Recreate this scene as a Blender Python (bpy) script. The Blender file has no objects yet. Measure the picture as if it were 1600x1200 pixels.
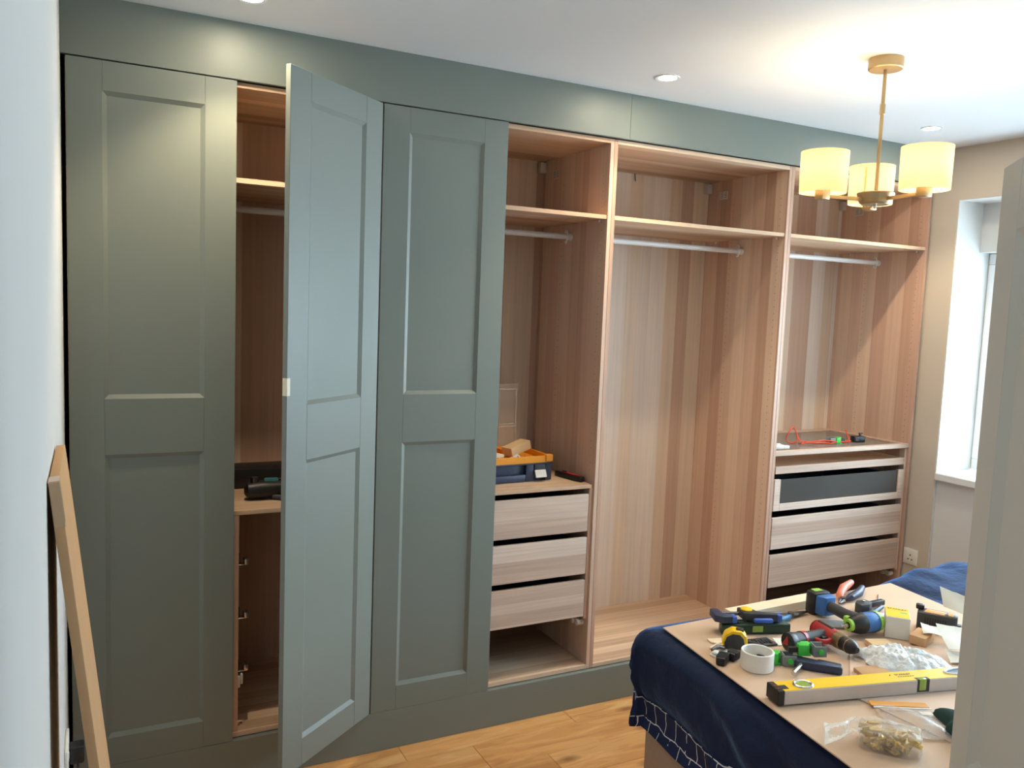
import bpy, bmesh, math, random
from mathutils import Vector, Matrix, noise

random.seed(7)
SC = bpy.context.scene
COL = SC.collection
R = math.radians
PI = math.pi

# ------------------------------------------------------------------ camera
cam_d = bpy.data.cameras.new('camera')
cam_d.sensor_width = 36.0
cam_d.lens = 1287.8 / 1600.0 * 36.0
cam_d.clip_start = 0.02
cam = bpy.data.objects.new('camera', cam_d)
COL.objects.link(cam)
right = Vector((0.890568, -0.453236, 0.038285))
fwd = Vector((0.454771, 0.885679, -0.093577))
up = Vector((0.008504, 0.100747, 0.994876))
mw = Matrix((right, up, -fwd)).transposed().to_4x4()
mw.translation = Vector((0.0635, -2.9253, 1.7262))
cam.matrix_world = mw
SC.camera = cam

# ------------------------------------------------------------------ world, exposure
SC.view_settings.view_transform = 'Standard'
SC.view_settings.look = 'None'
SC.view_settings.gamma = 1.0
SC.view_settings.use_curve_mapping = False
SC.view_settings.exposure = 1.25
SC.cycles.max_bounces = 7
SC.cycles.diffuse_bounces = 4
SC.cycles.adaptive_threshold = 0.05
SC.cycles.sample_clamp_indirect = 8.0
world = bpy.data.worlds.new('world')
SC.world = world
world.use_nodes = True
bg = world.node_tree.nodes['Background']
bg.inputs['Color'].default_value = (0.68, 0.86, 1.0, 1)
bg.inputs['Strength'].default_value = 9.0
# light portal in the window opening: it gives no light of its own, it guides sky sampling
pd = bpy.data.lights.new('window_portal', 'AREA')
pd.shape = 'RECTANGLE'
pd.size = 1.25
pd.size_y = 2.2
pd.cycles.is_portal = True
po = bpy.data.objects.new('window_portal', pd)
po.location = (4.42, -1.3, 1.52)
po.rotation_euler = (0, R(90), 0)
COL.objects.link(po)
WARM = (1.0, 0.80, 0.52)
DOWNLIGHT_W = 13.5
PENDANT_W = 4.2

# ------------------------------------------------------------------ helpers
def s2l(v):
    v /= 255.0
    return v / 12.92 if v <= 0.04045 else ((v + 0.055) / 1.055) ** 2.4

def c(r, g, b):
    return (s2l(r), s2l(g), s2l(b), 1.0)

class MB:
    """collects shapes in one bmesh"""
    def __init__(self):
        self.bm = bmesh.new()
        self.T = Matrix.Identity(4)
        self.m = 0
    def _fin(self, verts, faces):
        for v in verts:
            v.co = self.T @ v.co
        for f in faces:
            f.material_index = self.m
    def box(self, x0, x1, y0, y1, z0, z1, b=0.0):
        r = bmesh.ops.create_cube(self.bm, size=1.0)
        vs = r['verts']
        for v in vs:
            v.co = Vector((x0 + (v.co.x + .5) * (x1 - x0), y0 + (v.co.y + .5) * (y1 - y0), z0 + (v.co.z + .5) * (z1 - z0)))
        fs = list({f for v in vs for f in v.link_faces})
        if b > 0:
            es = list({e for v in vs for e in v.link_edges})
            r = bmesh.ops.bevel(self.bm, geom=es, offset=b, segments=1, profile=0.5, affect='EDGES')
            allv = set(r['verts']); fs = list({f for v in allv for f in v.link_faces}); vs = list({v for f in fs for v in f.verts})
        self._fin(vs, fs)
        return self
    def rbox(self, x0, x1, y0, y1, z0, z1, b, seg=3):
        r = bmesh.ops.create_cube(self.bm, size=1.0)
        vs = r['verts']
        for v in vs:
            v.co = Vector((x0 + (v.co.x + .5) * (x1 - x0), y0 + (v.co.y + .5) * (y1 - y0), z0 + (v.co.z + .5) * (z1 - z0)))
        es = list({e for v in vs for e in v.link_edges})
        r = bmesh.ops.bevel(self.bm, geom=es, offset=b, segments=seg, profile=0.5, affect='EDGES')
        fs = list({f for v in r['verts'] for f in v.link_faces}); vs = list({v for f in fs for v in f.verts})
        self._fin(vs, fs)
        return self
    def tube(self, pts, r, n=10, caps=True, flat=1.0):
        pts = [Vector(p) for p in pts]
        rs = r if isinstance(r, (list, tuple)) else [r] * len(pts)
        rings = []
        nrm = None
        for i, p in enumerate(pts):
            if i == 0: t = pts[1] - pts[0]
            elif i == len(pts) - 1: t = pts[-1] - pts[-2]
            else: t = (pts[i + 1] - pts[i]).normalized() + (pts[i] - pts[i - 1]).normalized()
            t.normalize()
            if nrm is None:
                a = Vector((0, 0, 1)) if abs(t.z) < .9 else Vector((1, 0, 0))
                nrm = (a - t * a.dot(t)).normalized()
            else:
                nrm = (nrm - t * nrm.dot(t)).normalized()
            bi = t.cross(nrm)
            rings.append([self.bm.verts.new(p + (nrm * math.cos(2 * PI * k / n) * flat + bi * math.sin(2 * PI * k / n)) * rs[i]) for k in range(n)])
        fs = []
        for a, b in zip(rings, rings[1:]):
            for k in range(n):
                fs.append(self.bm.faces.new((a[k], a[(k + 1) % n], b[(k + 1) % n], b[k])))
        if caps:
            fs.append(self.bm.faces.new(rings[0][::-1])); fs.append(self.bm.faces.new(rings[-1]))
        self._fin([v for r_ in rings for v in r_], fs)
        return self
    def cyl(self, p0, p1, r0, r1=None, n=20):
        return self.tube([p0, p1], [r0, r0 if r1 is None else r1], n)
    def lathe(self, prof, n=32, o=(0, 0, 0)):
        rings = []
        for (r, z) in prof:
            rings.append([self.bm.verts.new(Vector((o[0] + r * math.cos(2 * PI * k / n), o[1] + r * math.sin(2 * PI * k / n), o[2] + z))) for k in range(n)])
        fs = []
        for a, b in zip(rings, rings[1:]):
            for k in range(n):
                fs.append(self.bm.faces.new((a[k], a[(k + 1) % n], b[(k + 1) % n], b[k])))
        self._fin([v for r_ in rings for v in r_], fs)
        return self
    def disc(self, o, r, n=24):
        vs = [self.bm.verts.new(Vector((o[0] + r * math.cos(2 * PI * k / n), o[1] + r * math.sin(2 * PI * k / n), o[2]))) for k in range(n)]
        self._fin(vs, [self.bm.faces.new(vs)])
        return self
    def prism(self, poly, h0, h1, b=0.0):
        """polygon in xy extruded along z"""
        a = [self.bm.verts.new((x, y, h0)) for x, y in poly]
        d = [self.bm.verts.new((x, y, h1)) for x, y in poly]
        fs = [self.bm.faces.new(a[::-1]), self.bm.faces.new(d)]
        n = len(poly)
        for k in range(n):
            fs.append(self.bm.faces.new((a[k], a[(k + 1) % n], d[(k + 1) % n], d[k])))
        vs = a + d
        if b > 0:
            es = list({e for v in vs for e in v.link_edges})
            r = bmesh.ops.bevel(self.bm, geom=es, offset=b, segments=2, profile=0.5, affect='EDGES', clamp_overlap=True)
            fs = list({f for v in r['verts'] for f in v.link_faces}); vs = list({v for f in fs for v in f.verts})
        self._fin(vs, fs)
        return self
    def grid(self, fn, nu, nv, uv=None):
        vs = [[self.bm.verts.new(Vector(fn(i / nu, j / nv))) for j in range(nv + 1)] for i in range(nu + 1)]
        fs = []
        lay = self.bm.loops.layers.uv.verify() if uv else None
        for i in range(nu):
            for j in range(nv):
                f = self.bm.faces.new((vs[i][j], vs[i + 1][j], vs[i + 1][j + 1], vs[i][j + 1]))
                if uv:
                    for lp, (a, b) in zip(f.loops, ((i, j), (i + 1, j), (i + 1, j + 1), (i, j + 1))):
                        lp[lay].uv = uv(a / nu, b / nv)
                fs.append(f)
        self._fin([v for r_ in vs for v in r_], fs)
        return self
    def quad(self, a, b, c_, d):
        vs = [self.bm.verts.new(Vector(p)) for p in (a, b, c_, d)]
        self._fin(vs, [self.bm.faces.new(vs)])
        return self
    def mesh(self, name, mats, smooth=True, ang=35, recalc=True):
        if recalc:
            bmesh.ops.recalc_face_normals(self.bm, faces=self.bm.faces[:])
        if smooth:
            for f in self.bm.faces: f.smooth = True
            for e in self.bm.edges:
                e.smooth = len(e.link_faces) == 2 and e.calc_face_angle(0.0) < R(ang)
        me = bpy.data.meshes.new(name)
        self.bm.to_mesh(me)
        self.bm.free()
        for m in (mats if isinstance(mats, (list, tuple)) else [mats]):
            me.materials.append(m)
        return me

def obj(name, mb, mats, parent=None, loc=(0, 0, 0), rot=(0, 0, 0), smooth=True, ang=35, recalc=True):
    me = mb if isinstance(mb, bpy.types.Mesh) else mb.mesh(name, mats, smooth, ang, recalc)
    o = bpy.data.objects.new(name, me)
    COL.objects.link(o)
    o.location = loc
    o.rotation_euler = rot
    if parent: o.parent = parent
    return o

def tag(o, label=None, cat=None, group=None, kind=None):
    if label: o['label'] = label
    if cat: o['category'] = cat
    if group: o['group'] = group
    if kind: o['kind'] = kind
    return o

def thing(name, label, cat, loc=(0, 0, 0), rotz=0.0, group=None):
    o = bpy.data.objects.new(name, None)
    o.empty_display_size = 0.05
    COL.objects.link(o)
    o.location = loc
    o.rotation_euler = (0, 0, R(rotz))
    return tag(o, label, cat, group)

def solid(o, t, off=0.0):
    m = o.modifiers.new('thickness', 'SOLIDIFY')
    m.thickness = t
    m.offset = off
    return o

def text_mesh(txt, size):
    cu = bpy.data.curves.new('lettering', 'FONT')
    cu.body = txt
    cu.size = size
    cu.align_x = 'CENTER'
    cu.align_y = 'CENTER'
    cu.offset = size * 0.02
    t = bpy.data.objects.new('lettering', cu)
    COL.objects.link(t)
    bpy.context.view_layer.update()
    me = bpy.data.meshes.new_from_object(t.evaluated_get(bpy.context.evaluated_depsgraph_get()))
    bpy.data.objects.remove(t)
    bpy.data.curves.remove(cu)
    return me

# ------------------------------------------------------------------ materials
def new_mat(name):
    m = bpy.data.materials.new(name)
    m.use_nodes = True
    nt = m.node_tree
    return m, nt, nt.nodes['Principled BSDF']

def N(nt, t, **kw):
    n = nt.nodes.new(t)
    for k, v in kw.items(): setattr(n, k, v)
    return n

def L(nt, a, b):
    nt.links.new(a, b)

def math_n(nt, op, a, b=None, c_=None):
    n = N(nt, 'ShaderNodeMath', operation=op)
    for i, v in enumerate((a, b, c_)):
        if v is None: continue
        if isinstance(v, (int, float)): n.inputs[i].default_value = v
        else: L(nt, v, n.inputs[i])
    return n.outputs[0]

def plain(name, col, rough=0.5, metal=0.0, var=0.06, scale=30.0, bump=0.0, bscale=200.0, spec=0.5, coat=0.0, alpha=None):
    """paint, plastic or metal: base colour with slight procedural variation and fine relief"""
    m, nt, p = new_mat(name)
    tc = N(nt, 'ShaderNodeTexCoord')
    no = N(nt, 'ShaderNodeTexNoise')
    no.inputs['Scale'].default_value = scale
    no.inputs['Detail'].default_value = 3
    L(nt, tc.outputs['Object'], no.inputs['Vector'])
    mx = N(nt, 'ShaderNodeMix', data_type='RGBA')
    L(nt, no.outputs['Fac'], mx.inputs[0])
    mx.inputs[6].default_value = tuple(v * (1 - var) for v in col[:3]) + (1,)
    mx.inputs[7].default_value = tuple(min(1, v * (1 + var)) for v in col[:3]) + (1,)
    L(nt, mx.outputs[2], p.inputs['Base Color'])
    p.inputs['Roughness'].default_value = rough
    p.inputs['Metallic'].default_value = metal
    p.inputs['Specular IOR Level'].default_value = spec
    p.inputs['Coat Weight'].default_value = coat
    if alpha is not None: p.inputs['Alpha'].default_value = alpha
    if bump > 0:
        n2 = N(nt, 'ShaderNodeTexNoise')
        n2.inputs['Scale'].default_value = bscale
        n2.inputs['Detail'].default_value = 4
        L(nt, tc.outputs['Object'], n2.inputs['Vector'])
        bp = N(nt, 'ShaderNodeBump')
        bp.inputs['Strength'].default_value = bump
        bp.inputs['Distance'].default_value = 0.003
        L(nt, n2.outputs['Fac'], bp.inputs['Height'])
        L(nt, bp.outputs['Normal'], p.inputs['Normal'])
    return m

def wood(name, stave, grain, cols, width=0.075, rough=0.5, grain_amt=0.22, gscale=1.0):
    """stave print: 1D cells across the staves, stretched noise along the grain"""
    m, nt, p = new_mat(name)
    tc = N(nt, 'ShaderNodeTexCoord')
    sp = N(nt, 'ShaderNodeSeparateXYZ')
    L(nt, tc.outputs['Object'], sp.inputs[0])
    oi = N(nt, 'ShaderNodeObjectInfo')
    w = math_n(nt, 'MULTIPLY_ADD', sp.outputs['XYZ'.index(stave.upper())], 1.0 / width, math_n(nt, 'MULTIPLY', oi.outputs['Random'], 97.0))
    vo = N(nt, 'ShaderNodeTexVoronoi', voronoi_dimensions='1D')
    vo.inputs['Scale'].default_value = 1.0
    vo.inputs['Randomness'].default_value = 0.85
    L(nt, w, vo.inputs['W'])
    sc = N(nt, 'ShaderNodeSeparateColor')
    L(nt, vo.outputs['Color'], sc.inputs[0])
    rp = N(nt, 'ShaderNodeValToRGB')
    rp.color_ramp.interpolation = 'CONSTANT'
    el = rp.color_ramp.elements
    el[0].position = 0.0; el[0].color = cols[0]
    el[1].position = (len(cols) - 1) / len(cols); el[1].color = cols[-1]
    for i, cc in enumerate(cols[1:-1]):
        e = el.new((i + 1) / len(cols)); e.color = cc
    L(nt, sc.outputs[0], rp.inputs[0])
    cb = N(nt, 'ShaderNodeCombineXYZ')
    for i, ax in enumerate('xyz'):
        k = 2.2 if ax == grain else (95.0 if ax == stave else 60.0)
        L(nt, math_n(nt, 'MULTIPLY_ADD', sp.outputs[i], k * gscale, math_n(nt, 'MULTIPLY', sc.outputs[1], 40.0)), cb.inputs[i])
    no = N(nt, 'ShaderNodeTexNoise')
    no.inputs['Scale'].default_value = 1.0
    no.inputs['Detail'].default_value = 4
    no.inputs['Distortion'].default_value = 0.4
    L(nt, cb.outputs[0], no.inputs['Vector'])
    mr = N(nt, 'ShaderNodeMapRange')
    mr.inputs[1].default_value = 0.3; mr.inputs[2].default_value = 0.7
    mr.inputs[3].default_value = 1.0 - grain_amt; mr.inputs[4].default_value = 1.0 + grain_amt * 0.6
    L(nt, no.outputs['Fac'], mr.inputs[0])
    vm = N(nt, 'ShaderNodeVectorMath', operation='SCALE')
    L(nt, rp.outputs[0], vm.inputs[0])
    L(nt, mr.outputs[0], vm.inputs['Scale'])
    L(nt, vm.outputs[0], p.inputs['Base Color'])
    p.inputs['Roughness'].default_value = rough
    p.inputs['Specular IOR Level'].default_value = 0.35
    bp = N(nt, 'ShaderNodeBump')
    bp.inputs['Strength'].default_value = 0.08
    bp.inputs['Distance'].default_value = 0.002
    L(nt, no.outputs['Fac'], bp.inputs['Height'])
    L(nt, bp.outputs['Normal'], p.inputs['Normal'])
    return m

def oak_floor():
    m, nt, p = new_mat('oak_plank')
    tc = N(nt, 'ShaderNodeTexCoord')
    oi = N(nt, 'ShaderNodeObjectInfo')
    mp = N(nt, 'ShaderNodeMapping')
    mp.inputs['Scale'].default_value = (1.6, 11.0, 1.0)
    L(nt, tc.outputs['Object'], mp.inputs['Vector'])
    off = N(nt, 'ShaderNodeCombineXYZ')
    for i in range(3): L(nt, math_n(nt, 'MULTIPLY', oi.outputs['Random'], 31.0 + 17 * i), off.inputs[i])
    L(nt, off.outputs[0], mp.inputs['Location'])
    n1 = N(nt, 'ShaderNodeTexNoise')
    n1.inputs['Scale'].default_value = 1.7; n1.inputs['Detail'].default_value = 5; n1.inputs['Distortion'].default_value = 1.1
    L(nt, mp.outputs[0], n1.inputs['Vector'])
    wv = math_n(nt, 'SINE', math_n(nt, 'MULTIPLY', n1.outputs['Fac'], 60.0))
    rp = N(nt, 'ShaderNodeValToRGB')
    el = rp.color_ramp.elements
    el[0].position = 0.25; el[0].color = c(190, 126, 72)
    el[1].position = 0.75; el[1].color = c(234, 186, 126)
    e = el.new(0.5); e.color = c(218, 160, 98)
    L(nt, n1.outputs['Fac'], rp.inputs[0])
    # knots
    mp2 = N(nt, 'ShaderNodeMapping')
    mp2.inputs['Scale'].default_value = (2.6, 6.0, 1.0)
    L(nt, off.outputs[0], mp2.inputs['Location'])
    L(nt, tc.outputs['Object'], mp2.inputs['Vector'])
    vo = N(nt, 'ShaderNodeTexVoronoi', voronoi_dimensions='2D')
    vo.inputs['Scale'].default_value = 1.0
    L(nt, mp2.outputs[0], vo.inputs['Vector'])
    kn = N(nt, 'ShaderNodeMapRange')
    kn.inputs[1].default_value = 0.03; kn.inputs[2].default_value = 0.17
    kn.inputs[3].default_value = 0.75; kn.inputs[4].default_value = 0.0
    L(nt, vo.outputs['Distance'], kn.inputs[0])
    sc = N(nt, 'ShaderNodeSeparateColor'); L(nt, vo.outputs['Color'], sc.inputs[0])
    kf = math_n(nt, 'MULTIPLY', kn.outputs[0], math_n(nt, 'GREATER_THAN', sc.outputs[0], 0.62))
    mx = N(nt, 'ShaderNodeMix', data_type='RGBA')
    L(nt, kf, mx.inputs[0]); L(nt, rp.outputs[0], mx.inputs[6]); mx.inputs[7].default_value = c(120, 74, 40)
    vm = N(nt, 'ShaderNodeVectorMath', operation='SCALE')
    L(nt, mx.outputs[2], vm.inputs[0])
    L(nt, math_n(nt, 'MULTIPLY_ADD', wv, 0.035, math_n(nt, 'MULTIPLY_ADD', oi.outputs['Random'], 0.18, 0.9)), vm.inputs['Scale'])
    L(nt, vm.outputs[0], p.inputs['Base Color'])
    p.inputs['Roughness'].default_value = 0.42
    bp = N(nt, 'ShaderNodeBump'); bp.inputs['Strength'].default_value = 0.1; bp.inputs['Distance'].default_value = 0.002
    L(nt, n1.outputs['Fac'], bp.inputs['Height']); L(nt, bp.outputs['Normal'], p.inputs['Normal'])
    return m

def clear_sheet(name, col, transp=0.75, rough=0.08, bump=0.0, bscale=60.0, white=0.0):
    """thin clear plastic or glass sheet: transparent mixed with gloss"""
    m, nt, p = new_mat(name)
    out = nt.nodes['Material Output']
    tr = N(nt, 'ShaderNodeBsdfTransparent'); tr.inputs[0].default_value = col
    p.inputs['Base Color'].default_value = col
    p.inputs['Roughness'].default_value = rough
    mx = N(nt, 'ShaderNodeMixShader')
    tc = N(nt, 'ShaderNodeTexCoord')
    no = N(nt, 'ShaderNodeTexNoise'); no.inputs['Scale'].default_value = bscale; no.inputs['Detail'].default_value = 3
    L(nt, tc.outputs['Object'], no.inputs['Vector'])
    lw = N(nt, 'ShaderNodeLayerWeight'); lw.inputs[0].default_value = 0.35
    f = math_n(nt, 'ADD', math_n(nt, 'MULTIPLY', lw.outputs['Fresnel'], 0.55), 1.0 - transp)
    if white > 0: f = math_n(nt, 'ADD', f, math_n(nt, 'MULTIPLY', math_n(nt, 'SUBTRACT', no.outputs['Fac'], 0.5), white))
    cl = N(nt, 'ShaderNodeClamp'); L(nt, f, cl.inputs[0])
    L(nt, cl.outputs[0], mx.inputs[0]); L(nt, tr.outputs[0], mx.inputs[1]); L(nt, p.outputs[0], mx.inputs[2])
    L(nt, mx.outputs[0], out.inputs['Surface'])
    if bump > 0:
        bp = N(nt, 'ShaderNodeBump'); bp.inputs['Strength'].default_value = bump; bp.inputs['Distance'].default_value = 0.01
        L(nt, no.outputs['Fac'], bp.inputs['Height']); L(nt, bp.outputs['Normal'], p.inputs['Normal'])
    return m

def emis(name, col, st):
    m, nt, p = new_mat(name)
    p.inputs['Base Color'].default_value = col
    p.inputs['Emission Color'].default_value = col
    p.inputs['Emission Strength'].default_value = st
    return m

M = {}
M['green'] = plain('sage_green_paint', c(127, 134, 128), 0.44, var=0.02, scale=6, spec=0.45)
OAK = [c(230, 212, 196), c(206, 172, 150), c(238, 222, 208), c(198, 164, 142), c(228, 204, 180), c(212, 178, 158)]
M['oak_back'] = wood('oak_foil_back', 'x', 'z', OAK, 0.08, rough=0.4, grain_amt=0.09, gscale=0.7)
M['oak_side'] = wood('oak_foil_side', 'y', 'z', [c(214, 182, 160), c(196, 160, 138), c(224, 196, 174), c(204, 168, 148), c(218, 184, 164)], 0.08, rough=0.42, grain_amt=0.09, gscale=0.7)
M['oak_shelf'] = wood('oak_foil_shelf', 'y', 'x', [c(214, 182, 152), c(200, 166, 138), c(224, 194, 166)], 0.06, grain_amt=0.14)
M['oak_front'] = wood('oak_foil_drawer', 'z', 'x', [c(214, 190, 172), c(204, 178, 160), c(222, 200, 184), c(198, 172, 154)], 0.05, grain_amt=0.14)
M['oak_edge'] = wood('oak_edge_band', 'y', 'x', [c(214, 186, 160), c(220, 194, 170)], 0.05, grain_amt=0.1)
M['plank'] = oak_floor()
M['wall_white'] = plain('white_wall_paint', c(220, 219, 216), 0.75, var=0.015, scale=3, bump=0.05, bscale=300, spec=0.2)
M['wall_beige'] = plain('beige_wall_paint', c(206, 196, 182), 0.75, var=0.015, scale=3, bump=0.05, bscale=300, spec=0.2)
M['ceiling'] = plain('ceiling_paint', c(222, 223, 224), 0.85, var=0.01, scale=2, bump=0.03, bscale=300, spec=0.15)
M['trim_white'] = plain('white_gloss_trim', c(232, 236, 236), 0.35, var=0.01)
M['door_white'] = plain('painted_door', c(218, 214, 204), 0.45, var=0.015, scale=5)
M['upvc'] = plain('white_upvc', c(236, 238, 240), 0.3, var=0.01)
M['black'] = plain('black_plastic', c(28, 28, 30), 0.45, var=0.15, bump=0.1)
M['darkgrey'] = plain('dark_grey_plastic', c(58, 60, 64), 0.5, var=0.1, bump=0.1)
M['grey'] = plain('grey_plastic', c(132, 134, 134), 0.5, var=0.06)
M['dark'] = plain('matt_dark_brown_board', c(36, 32, 28), 0.7, var=0.1)
M['steel'] = plain('bright_steel', c(200, 200, 202), 0.25, 1.0, var=0.04)
M['darksteel'] = plain('dark_steel', c(110, 108, 106), 0.35, 1.0, var=0.06)
M['white_metal'] = plain('white_enamel_tube', c(232, 230, 230), 0.3, var=0.01)
M['white_pl'] = plain('white_plastic', c(236, 234, 228), 0.4, var=0.02)
M['brass'] = plain('antique_brass', c(178, 154, 116), 0.4, 0.75, var=0.06, scale=60)
M['bluetool'] = plain('blue_tool_plastic', c(58, 112, 176), 0.4, var=0.06)
M['navytool'] = plain('navy_tool_plastic', c(48, 56, 84), 0.45, var=0.08)
M['blueclamp'] = plain('bright_blue_plastic', c(56, 96, 188), 0.4, var=0.06)
M['teal'] = plain('blue_grip', c(40, 110, 160), 0.45, var=0.06)
M['lime'] = plain('lime_plastic', c(150, 206, 70), 0.4, var=0.05)
M['limegreen'] = plain('bright_green_plastic', c(66, 196, 70), 0.4, var=0.06)
M['darkgreen'] = plain('dark_green_plastic', c(30, 58, 44), 0.45, var=0.12, bump=0.1)
M['red'] = plain('red_tool_plastic', c(172, 40, 44), 0.42, var=0.08)
M['orange'] = plain('orange_grip', c(226, 106, 50), 0.45, var=0.06)
M['salmon'] = plain('salmon_grip', c(228, 128, 104), 0.5, var=0.06)
M['amber'] = plain('amber_plastic', c(240, 158, 40), 0.4, var=0.05)
M['yellow'] = plain('yellow_paint', c(246, 198, 24), 0.4, var=0.03)
M['cardboard'] = plain('brown_cardboard', c(198, 158, 118), 0.8, var=0.06, scale=14, bump=0.08, bscale=120, spec=0.15)
M['tape'] = plain('parcel_tape', c(196, 164, 130), 0.2, var=0.04)
M['hardboard'] = plain('hardboard', c(208, 178, 152), 0.7, var=0.06, scale=8, bump=0.06, bscale=400, spec=0.2)
M['pine'] = wood('pine_offcut', 'y', 'x', [c(228, 196, 152), c(218, 184, 140)], 0.04, grain_amt=0.12)
M['batten'] = wood('pale_batten', 'y', 'x', [c(238, 218, 188), c(230, 206, 172)], 0.05, grain_amt=0.08)
M['paper'] = plain('white_paper', c(238, 238, 230), 0.8, var=0.03, spec=0.15)
M['masking'] = plain('masking_tape', c(232, 224, 204), 0.6, var=0.08, scale=80)
M['navy'] = plain('navy_cotton', c(29, 40, 70), 0.7, var=0.12, scale=9, bump=0.3, bscale=14, spec=0.2)
_p = M['navy'].node_tree.nodes['Principled BSDF']
_p.inputs['Sheen Weight'].default_value = 0.6
_p.inputs['Sheen Roughness'].default_value = 0.35
_p.inputs['Sheen Tint'].default_value = (0.22, 0.48, 1.0, 1)
_b = next(n for n in M['navy'].node_tree.nodes if n.type == 'BUMP')
_b.inputs['Distance'].default_value = 0.02
_b.inputs['Strength'].default_value = 0.45
M['cloth'] = plain('dark_green_cloth', c(44, 66, 62), 0.85, var=0.12, scale=9, bump=0.2, bscale=30, spec=0.1)
M['divan'] = plain('taupe_upholstery', c(172, 150, 132), 0.85, var=0.08, scale=60, bump=0.3, bscale=500, spec=0.1)
M['cordred'] = plain('red_cord', c(232, 82, 50), 0.5, var=0.05)
M['glass'] = clear_sheet('window_glass', (0.97, 0.99, 0.99, 1), 0.96, 0.02)
M['glass_shelf'] = clear_sheet('smoked_glass_top', (0.62, 0.58, 0.54, 1), 0.86, 0.04)
M['glass_front'] = clear_sheet('grey_glass_front', (0.50, 0.48, 0.46, 1), 0.92, 0.05)
M['lid'] = clear_sheet('clear_lid', (0.97, 0.95, 0.93, 1), 0.93, 0.1)
M['bag'] = clear_sheet('clear_bag', (0.97, 0.97, 0.95, 1), 0.84, 0.1, bump=0.5, bscale=40, white=0.4)
M['bubble'] = clear_sheet('frosted_bag', (0.92, 0.97, 1.0, 1), 0.25, 0.2, bump=1.0, bscale=45, white=0.7)
M['vial'] = plain('green_vial', c(156, 180, 84), 0.15, var=0.05)
M['gold'] = plain('brassy_fittings', c(226, 190, 110), 0.35, 0.3, var=0.2, scale=90)
M['print'] = plain('black_print', c(36, 32, 28), 0.6, var=0.05)
M['printg'] = plain('green_print', c(120, 170, 130), 0.6, var=0.05)
M['sticker'] = plain('sticker_paper', c(214, 206, 196), 0.6, var=0.03)
M['orangestrip'] = plain('orange_strip', c(214, 146, 52), 0.5, var=0.08)
M['lamp_on'] = emis('lit_downlight_lens', (1.0, 0.86, 0.64, 1), 120.0)
M['bulb'] = emis('lit_bulb', (1.0, 0.82, 0.55, 1), 25.0)

def shade_mat():
    m, nt, p = new_mat('cream_lampshade_fabric')
    out = nt.nodes['Material Output']
    p.inputs['Base Color'].default_value = c(244, 226, 190)
    p.inputs['Roughness'].default_value = 0.9
    tl = N(nt, 'ShaderNodeBsdfTranslucent'); tl.inputs[0].default_value = c(255, 244, 216)
    tc = N(nt, 'ShaderNodeTexCoord')
    mp = N(nt, 'ShaderNodeMapping'); mp.inputs['Scale'].default_value = (300, 300, 40)
    L(nt, tc.outputs['Object'], mp.inputs[0])
    no = N(nt, 'ShaderNodeTexNoise'); no.inputs['Scale'].default_value = 1.0
    L(nt, mp.outputs[0], no.inputs['Vector'])
    bp = N(nt, 'ShaderNodeBump'); bp.inputs['Strength'].default_value = 0.2; bp.inputs['Distance'].default_value = 0.001
    L(nt, no.outputs['Fac'], bp.inputs['Height']); L(nt, bp.outputs[0], p.inputs['Normal'])
    mx = N(nt, 'ShaderNodeMixShader'); mx.inputs[0].default_value = 0.5
    L(nt, p.outputs[0], mx.inputs[1]); L(nt, tl.outputs[0], mx.inputs[2])
    L(nt, mx.outputs[0], out.inputs['Surface'])
    return m
M['shade'] = shade_mat()

def hem_mat():
    """navy cotton printed with thin broken white lines, laid out by the cloth's own UVs"""
    m, nt, p = new_mat('navy_cotton_line_print')
    uv = N(nt, 'ShaderNodeUVMap')
    br = N(nt, 'ShaderNodeTexBrick')
    br.offset = 0.45
    br.inputs['Color1'].default_value = c(33, 46, 82); br.inputs['Color2'].default_value = c(31, 43, 78)
    br.inputs['Mortar'].default_value = c(226, 228, 236)
    br.inputs['Scale'].default_value = 1.0
    br.inputs['Mortar Size'].default_value = 0.0016
    br.inputs['Mortar Smooth'].default_value = 0.15
    br.inputs['Brick Width'].default_value = 0.06
    br.inputs['Row Height'].default_value = 0.064
    no = N(nt, 'ShaderNodeTexNoise'); no.inputs['Scale'].default_value = 18
    L(nt, uv.outputs[0], no.inputs['Vector'])
    ad = N(nt, 'ShaderNodeMix', data_type='RGBA', blend_type='LINEAR_LIGHT'); ad.inputs[0].default_value = 0.012
    L(nt, uv.outputs[0], ad.inputs[6]); L(nt, no.outputs['Color'], ad.inputs[7])
    L(nt, ad.outputs[2], br.inputs['Vector'])
    mx = N(nt, 'ShaderNodeMix', data_type='RGBA')
    n2 = N(nt, 'ShaderNodeTexNoise'); n2.inputs['Scale'].default_value = 26
    L(nt, uv.outputs[0], n2.inputs['Vector'])
    gt = math_n(nt, 'GREATER_THAN', n2.outputs['Fac'], 0.40)
    L(nt, gt, mx.inputs[0]); mx.inputs[6].default_value = c(33, 46, 82); L(nt, br.outputs['Color'], mx.inputs[7])
    L(nt, mx.outputs[2], p.inputs['Base Color'])
    p.inputs['Roughness'].default_value = 0.75
    p.inputs['Specular IOR Level'].default_value = 0.2
    return m
M['hem'] = hem_mat()

# ================================================================== THE SETTING
CEIL = 2.617
WX = 4.012          # right wall face
LX = -0.012         # left wall face

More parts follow.
